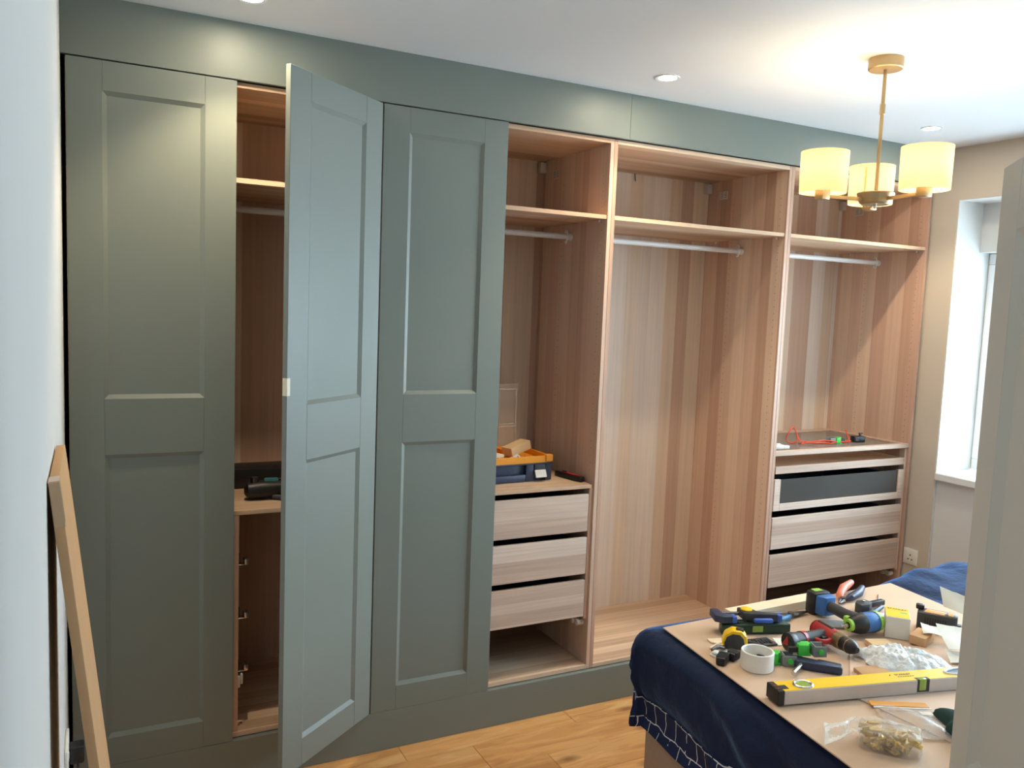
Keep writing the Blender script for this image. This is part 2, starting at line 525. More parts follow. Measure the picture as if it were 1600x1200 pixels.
# floor: sub-floor with oak planks as parts
floor = obj('floor', MB().box(-0.1, 4.7, -4.2, 0.75, -0.06, -0.012), M['dark'])
tag(floor, kind='structure')
pw, pl = 0.168, 0.748
plank_cache = {}
def plank(x0, x1, y0, y1):
    key = (round(x1 - x0, 3), round(y1 - y0, 3))
    if key not in plank_cache:
        plank_cache[key] = MB().box(0, x1 - x0 - 0.0012, 0, y1 - y0 - 0.0012, -0.012, 0, 0.0012).mesh('plank', M['plank'], smooth=False)
    obj('plank', plank_cache[key], None, floor, (x0, y0, 0))
row = 0
y = -0.126 + pw
offs = [0.381, 0.654, 0.15, 0.52, 0.03, 0.44, 0.26]
while y > -3.4:
    x = LX - 0.0 - (pl - offs[row % len(offs)])
    while x < WX:
        xa, xb = max(x, LX), min(x + pl, WX)
        if xb - xa > 0.02 and not (y - pw < -2.8 and xa > 1.3):
            plank(xa, xb, y - pw, y)
        x += pl
    y -= pw
    row += 1

tag(obj('ceiling', MB().box(-0.1, 4.7, -4.2, 0.75, CEIL, CEIL + 0.1), M['ceiling']), kind='structure')
tag(obj('wall_left', MB().box(-0.1, LX, -4.2, 0.75, -0.05, CEIL), M['wall_white']), kind='structure')
tag(obj('wall_back', MB().box(LX, 4.7, 0.65, 0.75, -0.05, CEIL), M['wall_white']), kind='structure')
# wall around the doorway the picture is taken through, and the hall behind
wf = MB()
wf.box(0.86, 4.7, -2.78, -2.66, -0.05, CEIL)
wf.box(LX, 0.86, -2.78, -2.66, 2.03, CEIL)
tag(obj('wall_front', wf, M['wall_white']), kind='structure')
wh = MB()
wh.box(1.3, 1.4, -4.2, -2.78, -0.05, CEIL)
wh.box(LX, 1.3, -4.3, -4.2, -0.05, CEIL)
tag(obj('wall_hall', wh, M['wall_white']), kind='structure')
# right wall with the window recess
RY0, RY1 = -2.45, -0.142
RTOP = 2.355
wr = MB()
wr.box(WX, 4.62, RY1, 0.65, -0.05, CEIL)
wr.box(WX, 4.62, RY0, RY1, RTOP, CEIL)
wr.box(WX, 4.62, -2.66, RY0, -0.05, CEIL)
tag(obj('wall_right', wr, M['wall_beige']), kind='structure')
# white plaster lining of the recess: side, soffit, head and the wall under the sill
ln = MB()
ln.box(WX + 0.003, 4.34, RY1 - 0.004, RY1 + 0.002, 0, RTOP)
ln.box(WX + 0.003, 4.34, RY0 - 0.002, RY0 + 0.004, 0, RTOP)
ln.box(WX + 0.003, 4.34, RY0, RY1, RTOP - 0.004, RTOP + 0.002)
tag(obj('trim_1', ln, M['wall_white']), kind='structure')
ap = MB()
ap.box(WX + 0.018, 4.62, RY0, RY1 - 0.004, -0.05, 0.905)
tag(obj('wall_under_window', ap, M['ceiling']), kind='structure')
hd = MB()
hd.box(4.21, 4.62, RY0, RY1 - 0.004, 2.10, RTOP - 0.004)
tag(obj('trim_2', hd, M['wall_white']), kind='structure')
# window
win = thing('window_1', None, None, (4.34, (RY0 + RY1) / 2, 0.947))
tag(win, kind='structure')
hw = (RY1 - RY0) / 2 - 0.005
WH = 2.10 - 0.947
fr = MB()
fr.box(-0.05, 0.03, -hw, hw, 0, 0.06, 0.004)
fr.box(-0.05, 0.03, -hw, hw, WH - 0.06, WH, 0.004)
for yy in (-hw, -hw / 3 - 0.035, hw / 3 - 0.035, hw - 0.07):
    fr.box(-0.05, 0.03, yy, yy + 0.07, 0.06, WH - 0.06, 0.004)
obj('window_frame', fr, M['upvc'], win)
for k in range(3):
    a = -hw + 0.07 + k * (2 * hw - 0.035) / 3.0
    b = a + (2 * hw) / 3 - 0.08
    obj('window_pane', MB().box(-0.012, 0.004, a - 0.004, b + 0.004, 0.055, WH - 0.055), M['glass'], win)
obj('window_sill', MB().box(WX - 0.018 - 4.34, -0.05, -hw + 0.002, hw - 0.002, -0.042, 0.0, 0.006), M['trim_white'], win)
# foreground door: panelled, standing open
dr = thing('door_1', None, None, (1.388, -2.066, 0))
dr.rotation_euler = (0, 0, R(225.5))
tag(dr, kind='structure')
# local x runs from the free edge to the hinges, +y... the seen face is y=0 side towards -y
DW, DH, DT = 0.762, 1.981, 0.038
obj('stile', MB().box(0, 0.11, 0, DT, 0.006, DH, 0.0015), M['door_white'], dr)
obj('stile', MB().box(DW - 0.11, DW, 0, DT, 0.006, DH, 0.0015), M['door_white'], dr)
for z0, z1 in ((0.006, 0.22), (0.86, 1.02), (DH - 0.11, DH)):
    obj('rail', MB().box(0.1105, DW - 0.1105, 0, DT, z0, z1, 0.001), M['door_white'], dr)
for z0, z1 in ((0.22, 0.86), (1.02, DH - 0.11)):
    obj('panel', MB().box(0.105, DW - 0.105, 0.012, DT - 0.012, z0, z1), M['door_white'], dr)
    mm = MB()
    a, b = 0.1105, DW - 0.1105
    q = 0.022
    for yy, yi in ((0.0005, 0.012), (DT - 0.0005, DT - 0.012)):
        o_ = [(a, yy, z0), (b, yy, z0), (b, yy, z1), (a, yy, z1)]
        i_ = [(a + q, yi, z0 + q), (b - q, yi, z0 + q), (b - q, yi, z1 - q), (a + q, yi, z1 - q)]
        for k in range(4):
            mm.quad(o_[k], o_[(k + 1) % 4], i_[(k + 1) % 4], i_[k])
    obj('moulding', mm, M['door_white'], dr, recalc=False, smooth=False)

# downlights -----------------------------------------------------------
def downlight(x, y, label):
    t = thing('ceiling_downlight', label, 'downlight', (x, y, CEIL), 0, 'recessed ceiling downlights')
    obj('rim', MB().lathe([(0.034, 0.0), (0.034, -0.003), (0.046, -0.004), (0.047, 0.0)], 32), M['trim_white'], t)
    obj('lens', MB().disc((0, 0, -0.0015), 0.034), M['lamp_on'], t)
    ld = bpy.data.lights.new('downlight_beam', 'SPOT')
    ld.energy = DOWNLIGHT_W
    ld.color = WARM
    ld.spot_size = R(105)
    ld.spot_blend = 0.55
    ld.shadow_soft_size = 0.025
    lo = bpy.data.objects.new('downlight_beam', ld)
    lo.location = (0, 0, -0.012)
    lo.parent = t
    COL.objects.link(lo)
for x, y, lab in ((0.50, -0.27, 'round white recessed downlight above the partly open green door'),
                  (2.03, -0.295, 'round lit downlight in ceiling left of the pendant lamp'),
                  (3.52, -0.322, 'round lit downlight in ceiling right of the pendant lamp')):
    downlight(x, y, lab)

# pendant lamp -----------------------------------------------------------
PX, PY = 2.493, -0.899
pen = thing('pendant_lamp', 'antique brass pendant lamp with three lit cream drum shades', 'lamp', (PX, PY, 2.13))
zc = CEIL - 2.13
obj('canopy', MB().lathe([(0.0, zc), (0.057, zc), (0.057, zc - 0.034), (0.054, zc - 0.037), (0.0, zc - 0.037)], 40), M['brass'], pen)
obj('rod', MB().cyl((0, 0, 0.02), (0, 0, zc - 0.035), 0.0062), M['brass'], pen)
obj('rod_sleeve', MB().lathe([(0.0064, 0.30), (0.009, 0.302), (0.009, 0.335), (0.0064, 0.337)], 20), M['brass'], pen)
obj('hub', MB().lathe([(0.0, 0.036), (0.060, 0.036), (0.062, 0.033), (0.052, 0.002), (0.044, -0.004), (0.0, -0.004)], 40), M['brass'], pen)
obj('finial', MB().lathe([(0.0, -0.004), (0.005, -0.004), (0.005, -0.016), (0.0, -0.018)], 14), M['steel'], pen)
for k, a in enumerate((45, 165, 264)):
    ca, sa = math.cos(R(a)), math.sin(R(a))
    r_ = 0.200 if k == 0 else 0.205
    ex, ey = ca * r_, sa * r_
    am = MB()
    am.T = Matrix.Rotation(R(a), 4, 'Z')
    am.box(0.045, r_, -0.004, 0.004, 0.006, 0.018, 0.001)
    obj('arm', am, M['brass'], pen)
    obj('lamp_holder', MB().rbox(ex - 0.018, ex + 0.018, ey - 0.018, ey + 0.018, 0.0, 0.075, 0.003, 2), M['brass'], pen)
    sh = obj('shade', MB().lathe([(0.0755, 0.022), (0.077, 0.022), (0.0785, 0.160), (0.077, 0.160), (0.0755, 0.022)], 48, (ex, ey, 0)), M['shade'], pen, ang=60)
    sp = MB()
    for j in range(3):
        b = R(a + 120 * j + 20)
        sp.cyl((ex, ey, 0.030), (ex + 0.076 * math.cos(b), ey + 0.076 * math.sin(b), 0.026), 0.0012, n=6)
    obj('shade_carrier', sp, M['steel'], sh)
    if k == 0:
        b = R(205)
        se = MB()
        w = 0.085
        se.grid(lambda u, v: (ex + 0.0785 * math.cos(b + (u - .5) * 0.10), ey + 0.0785 * math.sin(b + (u - .5) * 0.10), 0.023 + v * 0.126), 2, 1)
        solid(obj('seam', se, M['shade'], sh), 0.0012)
    obj('bulb', MB().lathe([(0.0005, 0.072), (0.013, 0.074), (0.020, 0.092), (0.022, 0.104), (0.016, 0.120), (0.0005, 0.126)], 20, (ex, ey, 0)), M['bulb'], pen)
    ld = bpy.data.lights.new('bulb_light', 'POINT')
    ld.energy = PENDANT_W
    ld.color = (1.0, 0.78, 0.48)
    ld.shadow_soft_size = 0.024
    lo = bpy.data.objects.new('bulb_light', ld)
    lo.location = (ex, ey, 0.108)
    lo.parent = pen
    COL.objects.link(lo)

# ================================================================== WARDROBES
FB = 0.16
FH = 2.27
FD = 0.58
PT = 0.018

def pin_holes(mb, xw, sgn, ys, zs):
    for yy in ys:
        for z in zs:
            n = 6
            vs = [(xw + sgn * 0.0004, yy + 0.002 * math.cos(2 * PI * k / n), z + 0.002 * math.sin(2 * PI * k / n)) for k in range(n)]
            bv = [mb.bm.verts.new(v) for v in vs]
            mb.bm.faces.new(bv)

def rail_and_brackets(t, x0, x1, z, yv):
    rl = obj('clothes_rail', MB().cyl((x0, yv, z), (x1, yv, z), 0.0125, n=20), M['white_metal'], t)
    for x, s in ((x0, 1), (x1, -1)):
        b = MB()
        b.T = Matrix.Translation((x, yv, z)) @ Matrix.Rotation(R(90) * s, 4, 'Y')
        b.lathe([(0.0, 0.0005), (0.018, 0.0005), (0.018, 0.024), (0.0145, 0.028), (0.0, 0.028)], 24)
        for e in (-1, 1):
            b.lathe([(0.004, 0.022), (0.009, 0.022), (0.009, 0.028), (0.004, 0.028), (0.004, 0.022)], 14, (e * 0.021, 0, 0))
        obj('rail_bracket', b, M['white_pl'], rl)

def wardrobe(x0, label, split=0.25):
    t = thing('wardrobe', label, 'wardrobe', (x0, 0, FB))
    obj('side_panel', MB().box(0.0004, PT, 0, FD, 0, FH, 0.0008), M['oak_side'], t)
    obj('side_panel', MB().box(1 - PT, 0.9996, 0, FD, 0, FH, 0.0008), M['oak_side'], t)
    obj('top_panel', MB().box(PT, 1 - PT, 0, FD, FH - PT, FH, 0.0008), M['oak_shelf'], t)
    obj('bottom_panel', MB().box(PT, 1 - PT, 0, FD, 0, PT, 0.0008), M['oak_shelf'], t)
    obj('back_panel', MB().box(PT, split - 0.0008, 0.566, 0.570, PT, FH - PT, 0.0006), M['oak_back'], t)
    obj('back_panel', MB().box(split + 0.0008, 1 - PT, 0.566, 0.570, PT, FH - PT, 0.0006), M['oak_back'], t)
    sh = obj('shelf', MB().box(PT + 0.001, 1 - PT - 0.001, 0.004, 0.56, 1.943, 1.960, 0.0008), M['oak_shelf'], t)
    pm = MB()
    for xx in (PT + 0.006, 1 - PT - 0.006):
        for yy in (0.05, 0.48):
            pm.cyl((xx, yy, 1.933), (xx, yy, 1.943), 0.004, n=10)
    tag(obj('shelf_pins', pm, M['white_pl'], sh), kind='stuff')
    rail_and_brackets(t, PT, 1 - PT, 1.885, 0.29)
    ph = MB()
    zs = [0.30 + 0.032 * k for k in range(58)]
    pin_holes(ph, 1 - PT, -1, (0.042, 0.37), zs)
    pin_holes(ph, PT, 1, (0.042, 0.37), zs)
    tag(obj('pin_holes', ph, M['dark'], t, smooth=False, recalc=False), kind='stuff')
    st = obj('sticker', MB().box(1 - PT - 0.0008, 1 - PT - 0.0001, 0.415, 0.478, 2.158, 2.198), M['sticker'], t)
    sm = MB()
    for k, (ya, yb) in enumerate(((0.423, 0.442), (0.449, 0.470))):
        for j in range(4):
            sm.box(1 - PT - 0.0011, 1 - PT - 0.0008, ya, yb - 0.003 * (j % 2), 2.166 + 0.008 * j, 2.169 + 0.008 * j)
    obj('sticker_print', sm, M['grey'], st)
    obj('wall_bracket', MB().rbox(1 - PT - 0.034, 1 - PT - 0.002, 0.535, 0.565, 2.195, 2.245, 0.004, 2), M['sticker'], t)
    hk = MB()
    hk.tube([(0.5, 0.56, 2.252), (0.5, 0.556, 2.225), (0.503, 0.556, 2.215)], 0.0025, 8)
    obj('back_clip', hk, M['darkgrey'], t)
    return t

w1 = wardrobe(0.0, 'oak-effect wardrobe unit behind the closed and the half-open green doors', 0.33)
w2 = wardrobe(1.0, 'oak-effect wardrobe unit holding the tool case, right half uncovered', 0.6)
w3 = wardrobe(2.0, 'empty full-height oak-effect wardrobe unit with one shelf and rail', 0.235)
w4 = wardrobe(3.0, 'rightmost oak-effect wardrobe unit with glass-top tray and drawers', 0.14)

# doors: recessed panel board with stiles, rails and mitred mouldings
DOORW, DOORH, DOORT = 0.4965, 2.271, 0.019
def green_door(t, loc, rot):
    w, h, th = DOORW, DOORH, DOORT
    d = obj('door', MB().box(0.09, w - 0.09, -0.010, -0.001, 0.08, h - 0.08), M['green'], t, loc, rot)
    sw = 0.099
    for a, b in ((0, sw), (w - sw, w)):
        obj('stile', MB().box(a, b, -th, 0, 0, h, 0.0009), M['green'], d)
    op = ((0.094, 1.044), (1.226, 2.181))
    for z0, z1 in ((0, op[0][0]), (op[0][1], op[1][0]), (op[1][1], h)):
        obj('rail', MB().box(sw + 0.0002, w - sw - 0.0002, -th, 0, z0, z1, 0.0007), M['green'], d)
    q = 0.013
    for z0, z1 in op:
        mm = MB()
        a, b = sw, w - sw
        o_ = [(a, -th + 0.0007, z0), (b, -th + 0.0007, z0), (b, -th + 0.0007, z1), (a, -th + 0.0007, z1)]
        i_ = [(a + q, -0.010, z0 + q), (b - q, -0.010, z0 + q), (b - q, -0.010, z1 - q), (a + q, -0.010, z1 - q)]
        for k in range(4):
            mm.quad(o_[k], o_[(k + 1) % 4], i_[(k + 1) % 4], i_[k])
        obj('moulding', mm, M['green'], d, smooth=False, recalc=False)
    return d
dz = 0.158 - FB
d1 = green_door(w1, (0.0022, -0.0015, dz), (0, 0, 0))
tag(d1, 'closed sage green panelled door')
d3 = green_door(w2, (0.0022, -0.0015, dz), (0, 0, 0))
tag(d3, 'closed sage green panelled door')
# open door: hung at its right edge
ANG = 38.3
hx, hy = 1.0 - 0.0022, -0.0015
ca, sa = math.cos(R(ANG)), math.sin(R(ANG))
# outer hinge corner kept at (hx, hy-th)
ox = hx - DOORW * ca - DOORT * sa * 1.0 + 0.0
oy = hy - DOORT - DOORW * sa + DOORT * ca
d2 = green_door(w1, (ox + 0.0, oy, dz), (0, 0, R(ANG)))
tag(d2, 'sage green panelled door standing half open')
tp = MB()
tp.box(-0.0008, 0.0140, -DOORT - 0.0006, -DOORT, 1.262, 1.318)
tp.box(-0.0009, -0.0002, -DOORT - 0.0006, -0.002, 1.262, 1.318)
tag(obj('tape_patch', tp, M['masking'], d2), 'scrap of masking tape')

# first wardrobe: tool shelf, divider and drawer runners
obj('shelf', MB().box(PT + 0.001, 1 - PT - 0.001, 0.002, 0.56, 0.966 - FB, 0.982 - FB, 0.0008), M['oak_shelf'], w1)
obj('divider', MB().box(0.501, 0.519, 0.002, 0.56, PT, 0.965 - FB, 0.0008), M['oak_side'], w1)
for z in (0.772, 0.575, 0.378):
    z -= FB
    ru = obj('drawer_runner', MB().box(0.5195, 0.531, 0.06, 0.52, z - 0.002, z + 0.040, 0.002), M['black'], w1)
    obj('runner_bracket', MB().box(0.5195, 0.558, 0.055, 0.085, z - 0.004, z, 0.001), M['steel'], ru)
    obj('catch', MB().rbox(0.545, 0.562, 0.045, 0.080, z + 0.001, z + 0.022, 0.003, 2), M['steel'], ru)
hk = MB()
hk.rbox(0.520, 0.530, 0.02, 0.034, 0.33 - FB, 0.372 - FB, 0.003, 2)
hk.rbox(0.532, 0.541, 0.03, 0.044, 0.338 - FB, 0.376 - FB, 0.003, 2)
obj('cable_hook', hk, M['white_pl'], w1)

# drawers
def drawer(t, z0, z1, front='oak_front', x0=0.026, x1=0.957):
    d = obj('drawer', MB().box(x0 + 0.03, x1 - 0.03, 0.018, 0.52, z0 + 0.012, z0 + 0.018), M['darkgrey'], t)
    b = MB()
    b.box(x0 + 0.016, x0 + 0.03, 0.0195, 0.52, z0 + 0.01, z1 - 0.03)
    b.box(x1 - 0.03, x1 - 0.016, 0.0195, 0.52, z0 + 0.01, z1 - 0.03)
    b.box(x0 + 0.03, x1 - 0.03, 0.508, 0.52, z0 + 0.018, z1 - 0.03)
    obj('drawer_sides', b, M['darkgrey'], d)
    obj('drawer_front', MB().box(x0, x1, 0.002, 0.019, z0, z1, 0.001), M[front], d)
    return d

def guide(t, z, x):
    g = MB()
    g.T = Matrix.Translation((x, 0.0, z)) @ Matrix.Rotation(R(-90), 4, 'Y')
    for yy, zz, r_ in ((0.045, 0.0, 0.013), (0.080, 0.004, 0.011)):
        g.lathe([(0.0, 0.0), (r_, 0.0), (r_, 0.032), (r_ * 0.4, 0.034), (r_ * 0.4, 0.012), (0, 0.012)], 16, (-zz, yy, 0))
    g.box(-0.008, 0.008, 0.055, 0.12, 0.0, 0.012)
    obj('runner_guide', g, M['white_pl'], t)

obj('shelf', MB().box(PT + 0.001, 1 - PT - 0.012, 0.002, 0.56, 0.965 - FB, 0.980 - FB, 0.0008), M['oak_shelf'], w2)
for a, b in ((0.778, 0.940), (0.590, 0.751), (0.400, 0.562)):
    drawer(w2, a - FB, b - FB)
obj('side_filler', MB().box(0.966, 0.9815, 0.012, 0.55, 0.385 - FB, 0.962 - FB, 0.001), M['oak_side'], w2)
guide(w2, 0.358 - FB, 0.981)
for a, b in ((0.585, 0.743), (0.391, 0.555)):
    drawer(w4, a - FB, b - FB)
obj('side_filler', MB().box(0.966, 0.9815, 0.012, 0.55, 0.375 - FB, 1.046 - FB, 0.001), M['oak_side'], w4)
obj('side_filler', MB().box(0.0185, 0.024, 0.012, 0.55, 0.375 - FB, 1.046 - FB, 0.001), M['oak_side'], w4)
guide(w4, 0.347 - FB, 0.981)
# glass fronted drawer
gd = obj('drawer', MB().box(0.05, 0.93, 0.019, 0.52, 0.790 - FB, 0.796 - FB), M['darkgrey'], w4)
b = MB()
b.box(0.042, 0.056, 0.0195, 0.52, 0.79 - FB, 0.90 - FB)
b.box(0.927, 0.941, 0.0195, 0.52, 0.79 - FB, 0.90 - FB)
b.box(0.056, 0.927, 0.508, 0.52, 0.797 - FB, 0.90 - FB)
obj('drawer_sides', b, M['darkgrey'], gd)
gf = MB()
gf.box(0.026, 0.066, 0.002, 0.019, 0.777 - FB, 0.934 - FB, 0.001)
gf.box(0.917, 0.957, 0.002, 0.019, 0.777 - FB, 0.934 - FB, 0.001)
gf.box(0.0662, 0.9168, 0.002, 0.019, 0.777 - FB, 0.812 - FB, 0.001)
obj('drawer_front', gf, M['oak_front'], gd)
obj('glass_pane', MB().box(0.062, 0.921, 0.008, 0.013, 0.808 - FB, 0.932 - FB, 0.0006), M['glass_front'], gd)
# pull-out tray
tr = obj('pull_out_tray', MB().box(0.04, 0.945, 0.019, 0.53, 0.972 - FB, 0.980 - FB), M['oak_shelf'], w4)
obj('tray_front', MB().box(0.026, 0.957, 0.002, 0.019, 0.962 - FB, 0.998 - FB, 0.001), M['oak_front'], tr)
b = MB()
b.box(0.030, 0.040, 0.0195, 0.53, 0.968 - FB, 0.998 - FB)
b.box(0.945, 0.955, 0.0195, 0.53, 0.968 - FB, 0.998 - FB)
b.box(0.041, 0.944, 0.52, 0.53, 0.9805 - FB, 0.998 - FB)
obj('tray_sides', b, M['oak_edge'], tr)
# glass-topped shelf
gs = obj('glass_top_shelf', MB().box(0.046, 0.954, 0.026, 0.520, 1.062 - FB, 1.067 - FB, 0.0005), M['glass_shelf'], w4)
g = MB()
g.box(0.0195, 0.9805, 0.002, 0.030, 1.051 - FB, 1.073 - FB, 0.001)
g.box(0.0195, 0.9805, 0.515, 0.555, 1.051 - FB, 1.073 - FB, 0.001)
g.box(0.0195, 0.050, 0.0302, 0.5148, 1.051 - FB, 1.073 - FB, 0.001)
g.box(0.950, 0.9805, 0.0302, 0.5148, 1.051 - FB, 1.073 - FB, 0.001)
obj('shelf_frame', g, M['oak_front'], gs)

# fascia above, plinth below
fa = thing('fascia', 'sage green fascia board running between wardrobe tops and ceiling', 'fascia', (0, 0, 2.432))
obj('fascia_board', MB().box(LX + 0.001, 2.0595, -0.0205, -0.0025, 0.0015, CEIL - 2.4325, 0.0006), M['green'], fa)
obj('fascia_board', MB().box(2.0605, WX - 0.001, -0.0205, -0.0025, 0.0015, CEIL - 2.4325, 0.0006), M['green'], fa)
pn = MB().box(0.0, WX - 0.001, -0.0205, 0.014, 0.0005, 0.1570, 0.0008)
tag(obj('plinth', pn, M['green']), 'sage green plinth board along the floor under the wardrobes', 'plinth')
fb = MB()
fb.box(LX + 0.001, WX, 0.02, 0.6, 2.4315, CEIL)
tag(obj('wall_bulkhead', fb, M['dark']), kind='structure')
for k, wv in enumerate((w1, w2, w3, w4)):
    b = MB()
    for x in (0.03, 0.97):
        for yy in (0.06, 0.52):
            b.cyl((x, yy, -FB + 0.0005), (x, yy, 0.0), 0.016, n=12)
    obj('feet', b, M['black'], wv)

# sockets
def socket(loc, rotz, label, w=0.086, plug=False):
    t = thing('wall_socket', label, 'socket', loc, rotz)
    obj('face_plate', MB().rbox(-w / 2, w / 2, -0.009, 0.0, -0.043, 0.043, 0.003, 2), M['white_pl'], t)
    cs = [0] if w < 0.1 else [-0.036, 0.036]
    hs = MB()
    for cx in cs:
        hs.box(cx - 0.003, cx + 0.003, -0.0096, -0.0088, 0.004, 0.013)
        hs.box(cx - 0.015, cx - 0.007, -0.0096, -0.0088, -0.018, -0.012)
        hs.box(cx + 0.007, cx + 0.015, -0.0096, -0.0088, -0.018, -0.012)
    obj('pin_slots', hs, M['black'], t)
    obj('rocker_switch', MB().box(-w / 2 + 0.012, -w / 2 + 0.022, -0.0115, -0.0089, 0.016, 0.034, 0.001), M['white_pl'], t)
    return t
socket((WX - 0.0005, -0.045, 0.462), 90 + 180, 'white single wall socket on beige wall beside the wardrobes')
socket((LX + 0.0005, -0.36, 0.40), 90, 'white double wall socket low on left wall behind the carton', 0.146)
pg = thing('power_plug', 'black plug with cable in the left wall socket', 'plug', (LX + 0.011, -0.33, 0.385))
obj('plug_body', MB().rbox(0, 0.038, -0.024, 0.024, -0.026, 0.026, 0.006, 2), M['black'], pg)
obj('cable', MB().tube([(0.02, 0, -0.026), (0.022, 0, -0.10), (0.03, 0.01, -0.25), (0.05, 0.03, -0.372), (0.12, 0.1, -0.380)], 0.0035, 8), M['black'], pg)

# carton leaning on the left wall
LEAN = math.atan2(0.151, 1.372)
ct = thing('carton', 'long flat brown cardboard carton leaning against the left wall', 'carton', (0.1585, -0.982, 0.0035))
ct.rotation_euler = (0, -LEAN, 0)
obj('carton_body', MB().rbox(-0.0185, 0.0, -0.212, 0.212, 0.0, 1.372, 0.002, 2), M['cardboard'], ct)
b = MB()
b.box(-0.0187, 0.0004, -0.025 - 0.18, 0.025 - 0.18, 1.3718, 1.3726)
b.box(-0.0001, 0.0005, -0.2125, -0.185, 1.29, 1.3722)
b.box(-0.017, 0.0004, -0.2126, -0.2119, 1.285, 1.3722)
obj('parcel_tape', b, M['tape'], ct)

# ================================================================== THINGS IN THE WARDROBES
# organiser case on the drawer shelf
CZ = 0.9803
oc = thing('tool_case', 'black and orange organiser case with clear lid raised, full of fittings', 'tool case', (1.56, 0.125, CZ), 2.0)
CW, CDp, CH = 0.285, 0.27, 0.080
b = MB()
b.rbox(-0.18, CW, 0.02, CDp, 0.002, CH, 0.006, 2)
b.rbox(CW - 0.032, CW, 0.0, 0.03, 0.002, CH, 0.004, 2)
b.rbox(CW - 0.128, CW - 0.090, 0.0, 0.03, 0.002, CH, 0.004, 2)
b.rbox(-0.18, CW - 0.128, 0.0, 0.03, 0.002, 0.032, 0.004, 2)
b.rbox(-0.18, CW + 0.006, -0.004, CDp + 0.004, CH - 0.006, CH, 0.002, 1)
obj('case_body', b, M['navytool'], oc)
la = obj('latch', MB().rbox(CW - 0.088, CW - 0.034, -0.004, 0.018, 0.030, 0.074, 0.003, 2), M['darkgrey'], oc)
b = MB()
b.T = Matrix.Translation((CW - 0.061, -0.012, 0.030)) @ Matrix.Rotation(R(-24), 4, 'X')
b.rbox(-0.027, 0.027, -0.004, 0.004, -0.012, 0.022, 0.002, 1)
for k in range(4): b.box(-0.018 + 0.009 * k, -0.014 + 0.009 * k, -0.0055, -0.004, -0.006, 0.016)
obj('latch_tab', b, M['white_pl'], la)
tr = MB()
z0, z1 = CH + 0.0005, CH + 0.030
tr.box(-0.17, CW - 0.004, 0.0, 0.008, z0, z1, 0.001)
tr.box(-0.17, CW - 0.004, CDp - 0.012, CDp - 0.004, z0, z1, 0.001)
tr.box(CW - 0.012, CW - 0.004, 0.008, CDp - 0.012, z0, z1, 0.001)
tr.box(-0.17, -0.162, 0.008, CDp - 0.012, z0, z1, 0.001)
tr.box(-0.162, CW - 0.012, 0.008, CDp - 0.012, z0, z0 + 0.004)
for x in (-0.06, 0.06, 0.15): tr.box(x, x + 0.006, 0.008, CDp - 0.012, z0 + 0.004, z1 - 0.006)
tr.rbox(CW - 0.034, CW + 0.002, -0.006, 0.02, z0 + 0.004, z1 + 0.004, 0.003, 1)
obj('orange_tray', tr, M['amber'], oc)
# raised clear lid, ribbed
ld = MB()
ld.box(-0.17, CW - 0.028, CDp + 0.004, CDp + 0.007, CH + 0.004, CH + 0.315, 0.001)
obj('clear_lid', ld, M['lid'], oc)
ld = MB()
for x0, x1, a, b2 in ((-0.16, 0.07, 0.02, 0.09), (-0.16, 0.07, 0.105, 0.19), (0.085, 0.145, 0.02, 0.07), (0.085, 0.145, 0.08, 0.20), (0.085, 0.145, 0.21, 0.26), (-0.16, 0.07, 0.21, 0.28), (0.16, 0.245, 0.02, 0.12), (0.16, 0.245, 0.13, 0.29)):
    for (p, q) in (((x0, a), (x1, a)), ((x1, a), (x1, b2)), ((x1, b2), (x0, b2)), ((x0, b2), (x0, a))):
        ld.cyl((p[0], CDp + 0.002, CH + p[1]), (q[0], CDp + 0.002, CH + q[1]), 0.0028, n=6)
tag(obj('lid_ribs', ld, clear_sheet('lid_rib', (0.9, 0.85, 0.8, 1), 0.55, 0.15), oc), kind='stuff')
bk = thing('wood_block', 'pale softwood block resting tilted in the orange tray', 'wood block', (1.715, 0.24, CZ + CH + 0.026), 18)
b = MB()
b.T = Matrix.Rotation(R(-13), 4, 'Y')
b.box(-0.045, 0.075, -0.03, 0.03, 0.002, 0.040, 0.001)
obj('block', b, M['pine'], bk)
bk2 = MB()
bk2.T = Matrix.Rotation(R(10), 4, 'Y')
bk2.box(-0.05, 0.03, -0.016, 0.016, 0, 0.018, 0.001)
tag(obj('wood_offcut', bk2, M['batten'], None, (1.60, 0.19, CZ + CH + 0.022), (0, 0, R(12))), 'small pale offcut at the left of the orange tray', 'offcut')
for i, (x, y, r_) in enumerate(((1.67, 0.165, 0.012), (1.69, 0.17, 0.010), (1.705, 0.168, 0.011), (1.735, 0.17, 0.009))):
    cf = MB()
    cf.rbox(-r_, r_, -r_ * .7, r_ * .7, 0, r_ * 1.6, 0.002, 2)
    cf.cyl((0, 0, r_ * 1.4), (r_ * 1.5, 0, r_ * 2.3), r_ * .45, n=10)
    tag(obj('cam_fitting', cf, M['steel'] if i % 2 else M['white_pl'], None, (x, y, CZ + CH + 0.0048), (0, 0, i * 1.1)),
        ('leftmost small white fitting in the front of the orange tray', 'steel fitting between two white ones in the orange tray', 'second small white fitting from the left in the orange tray', 'rightmost small steel fitting in the front of the orange tray')[i], 'fitting', 'fittings in the orange tray')
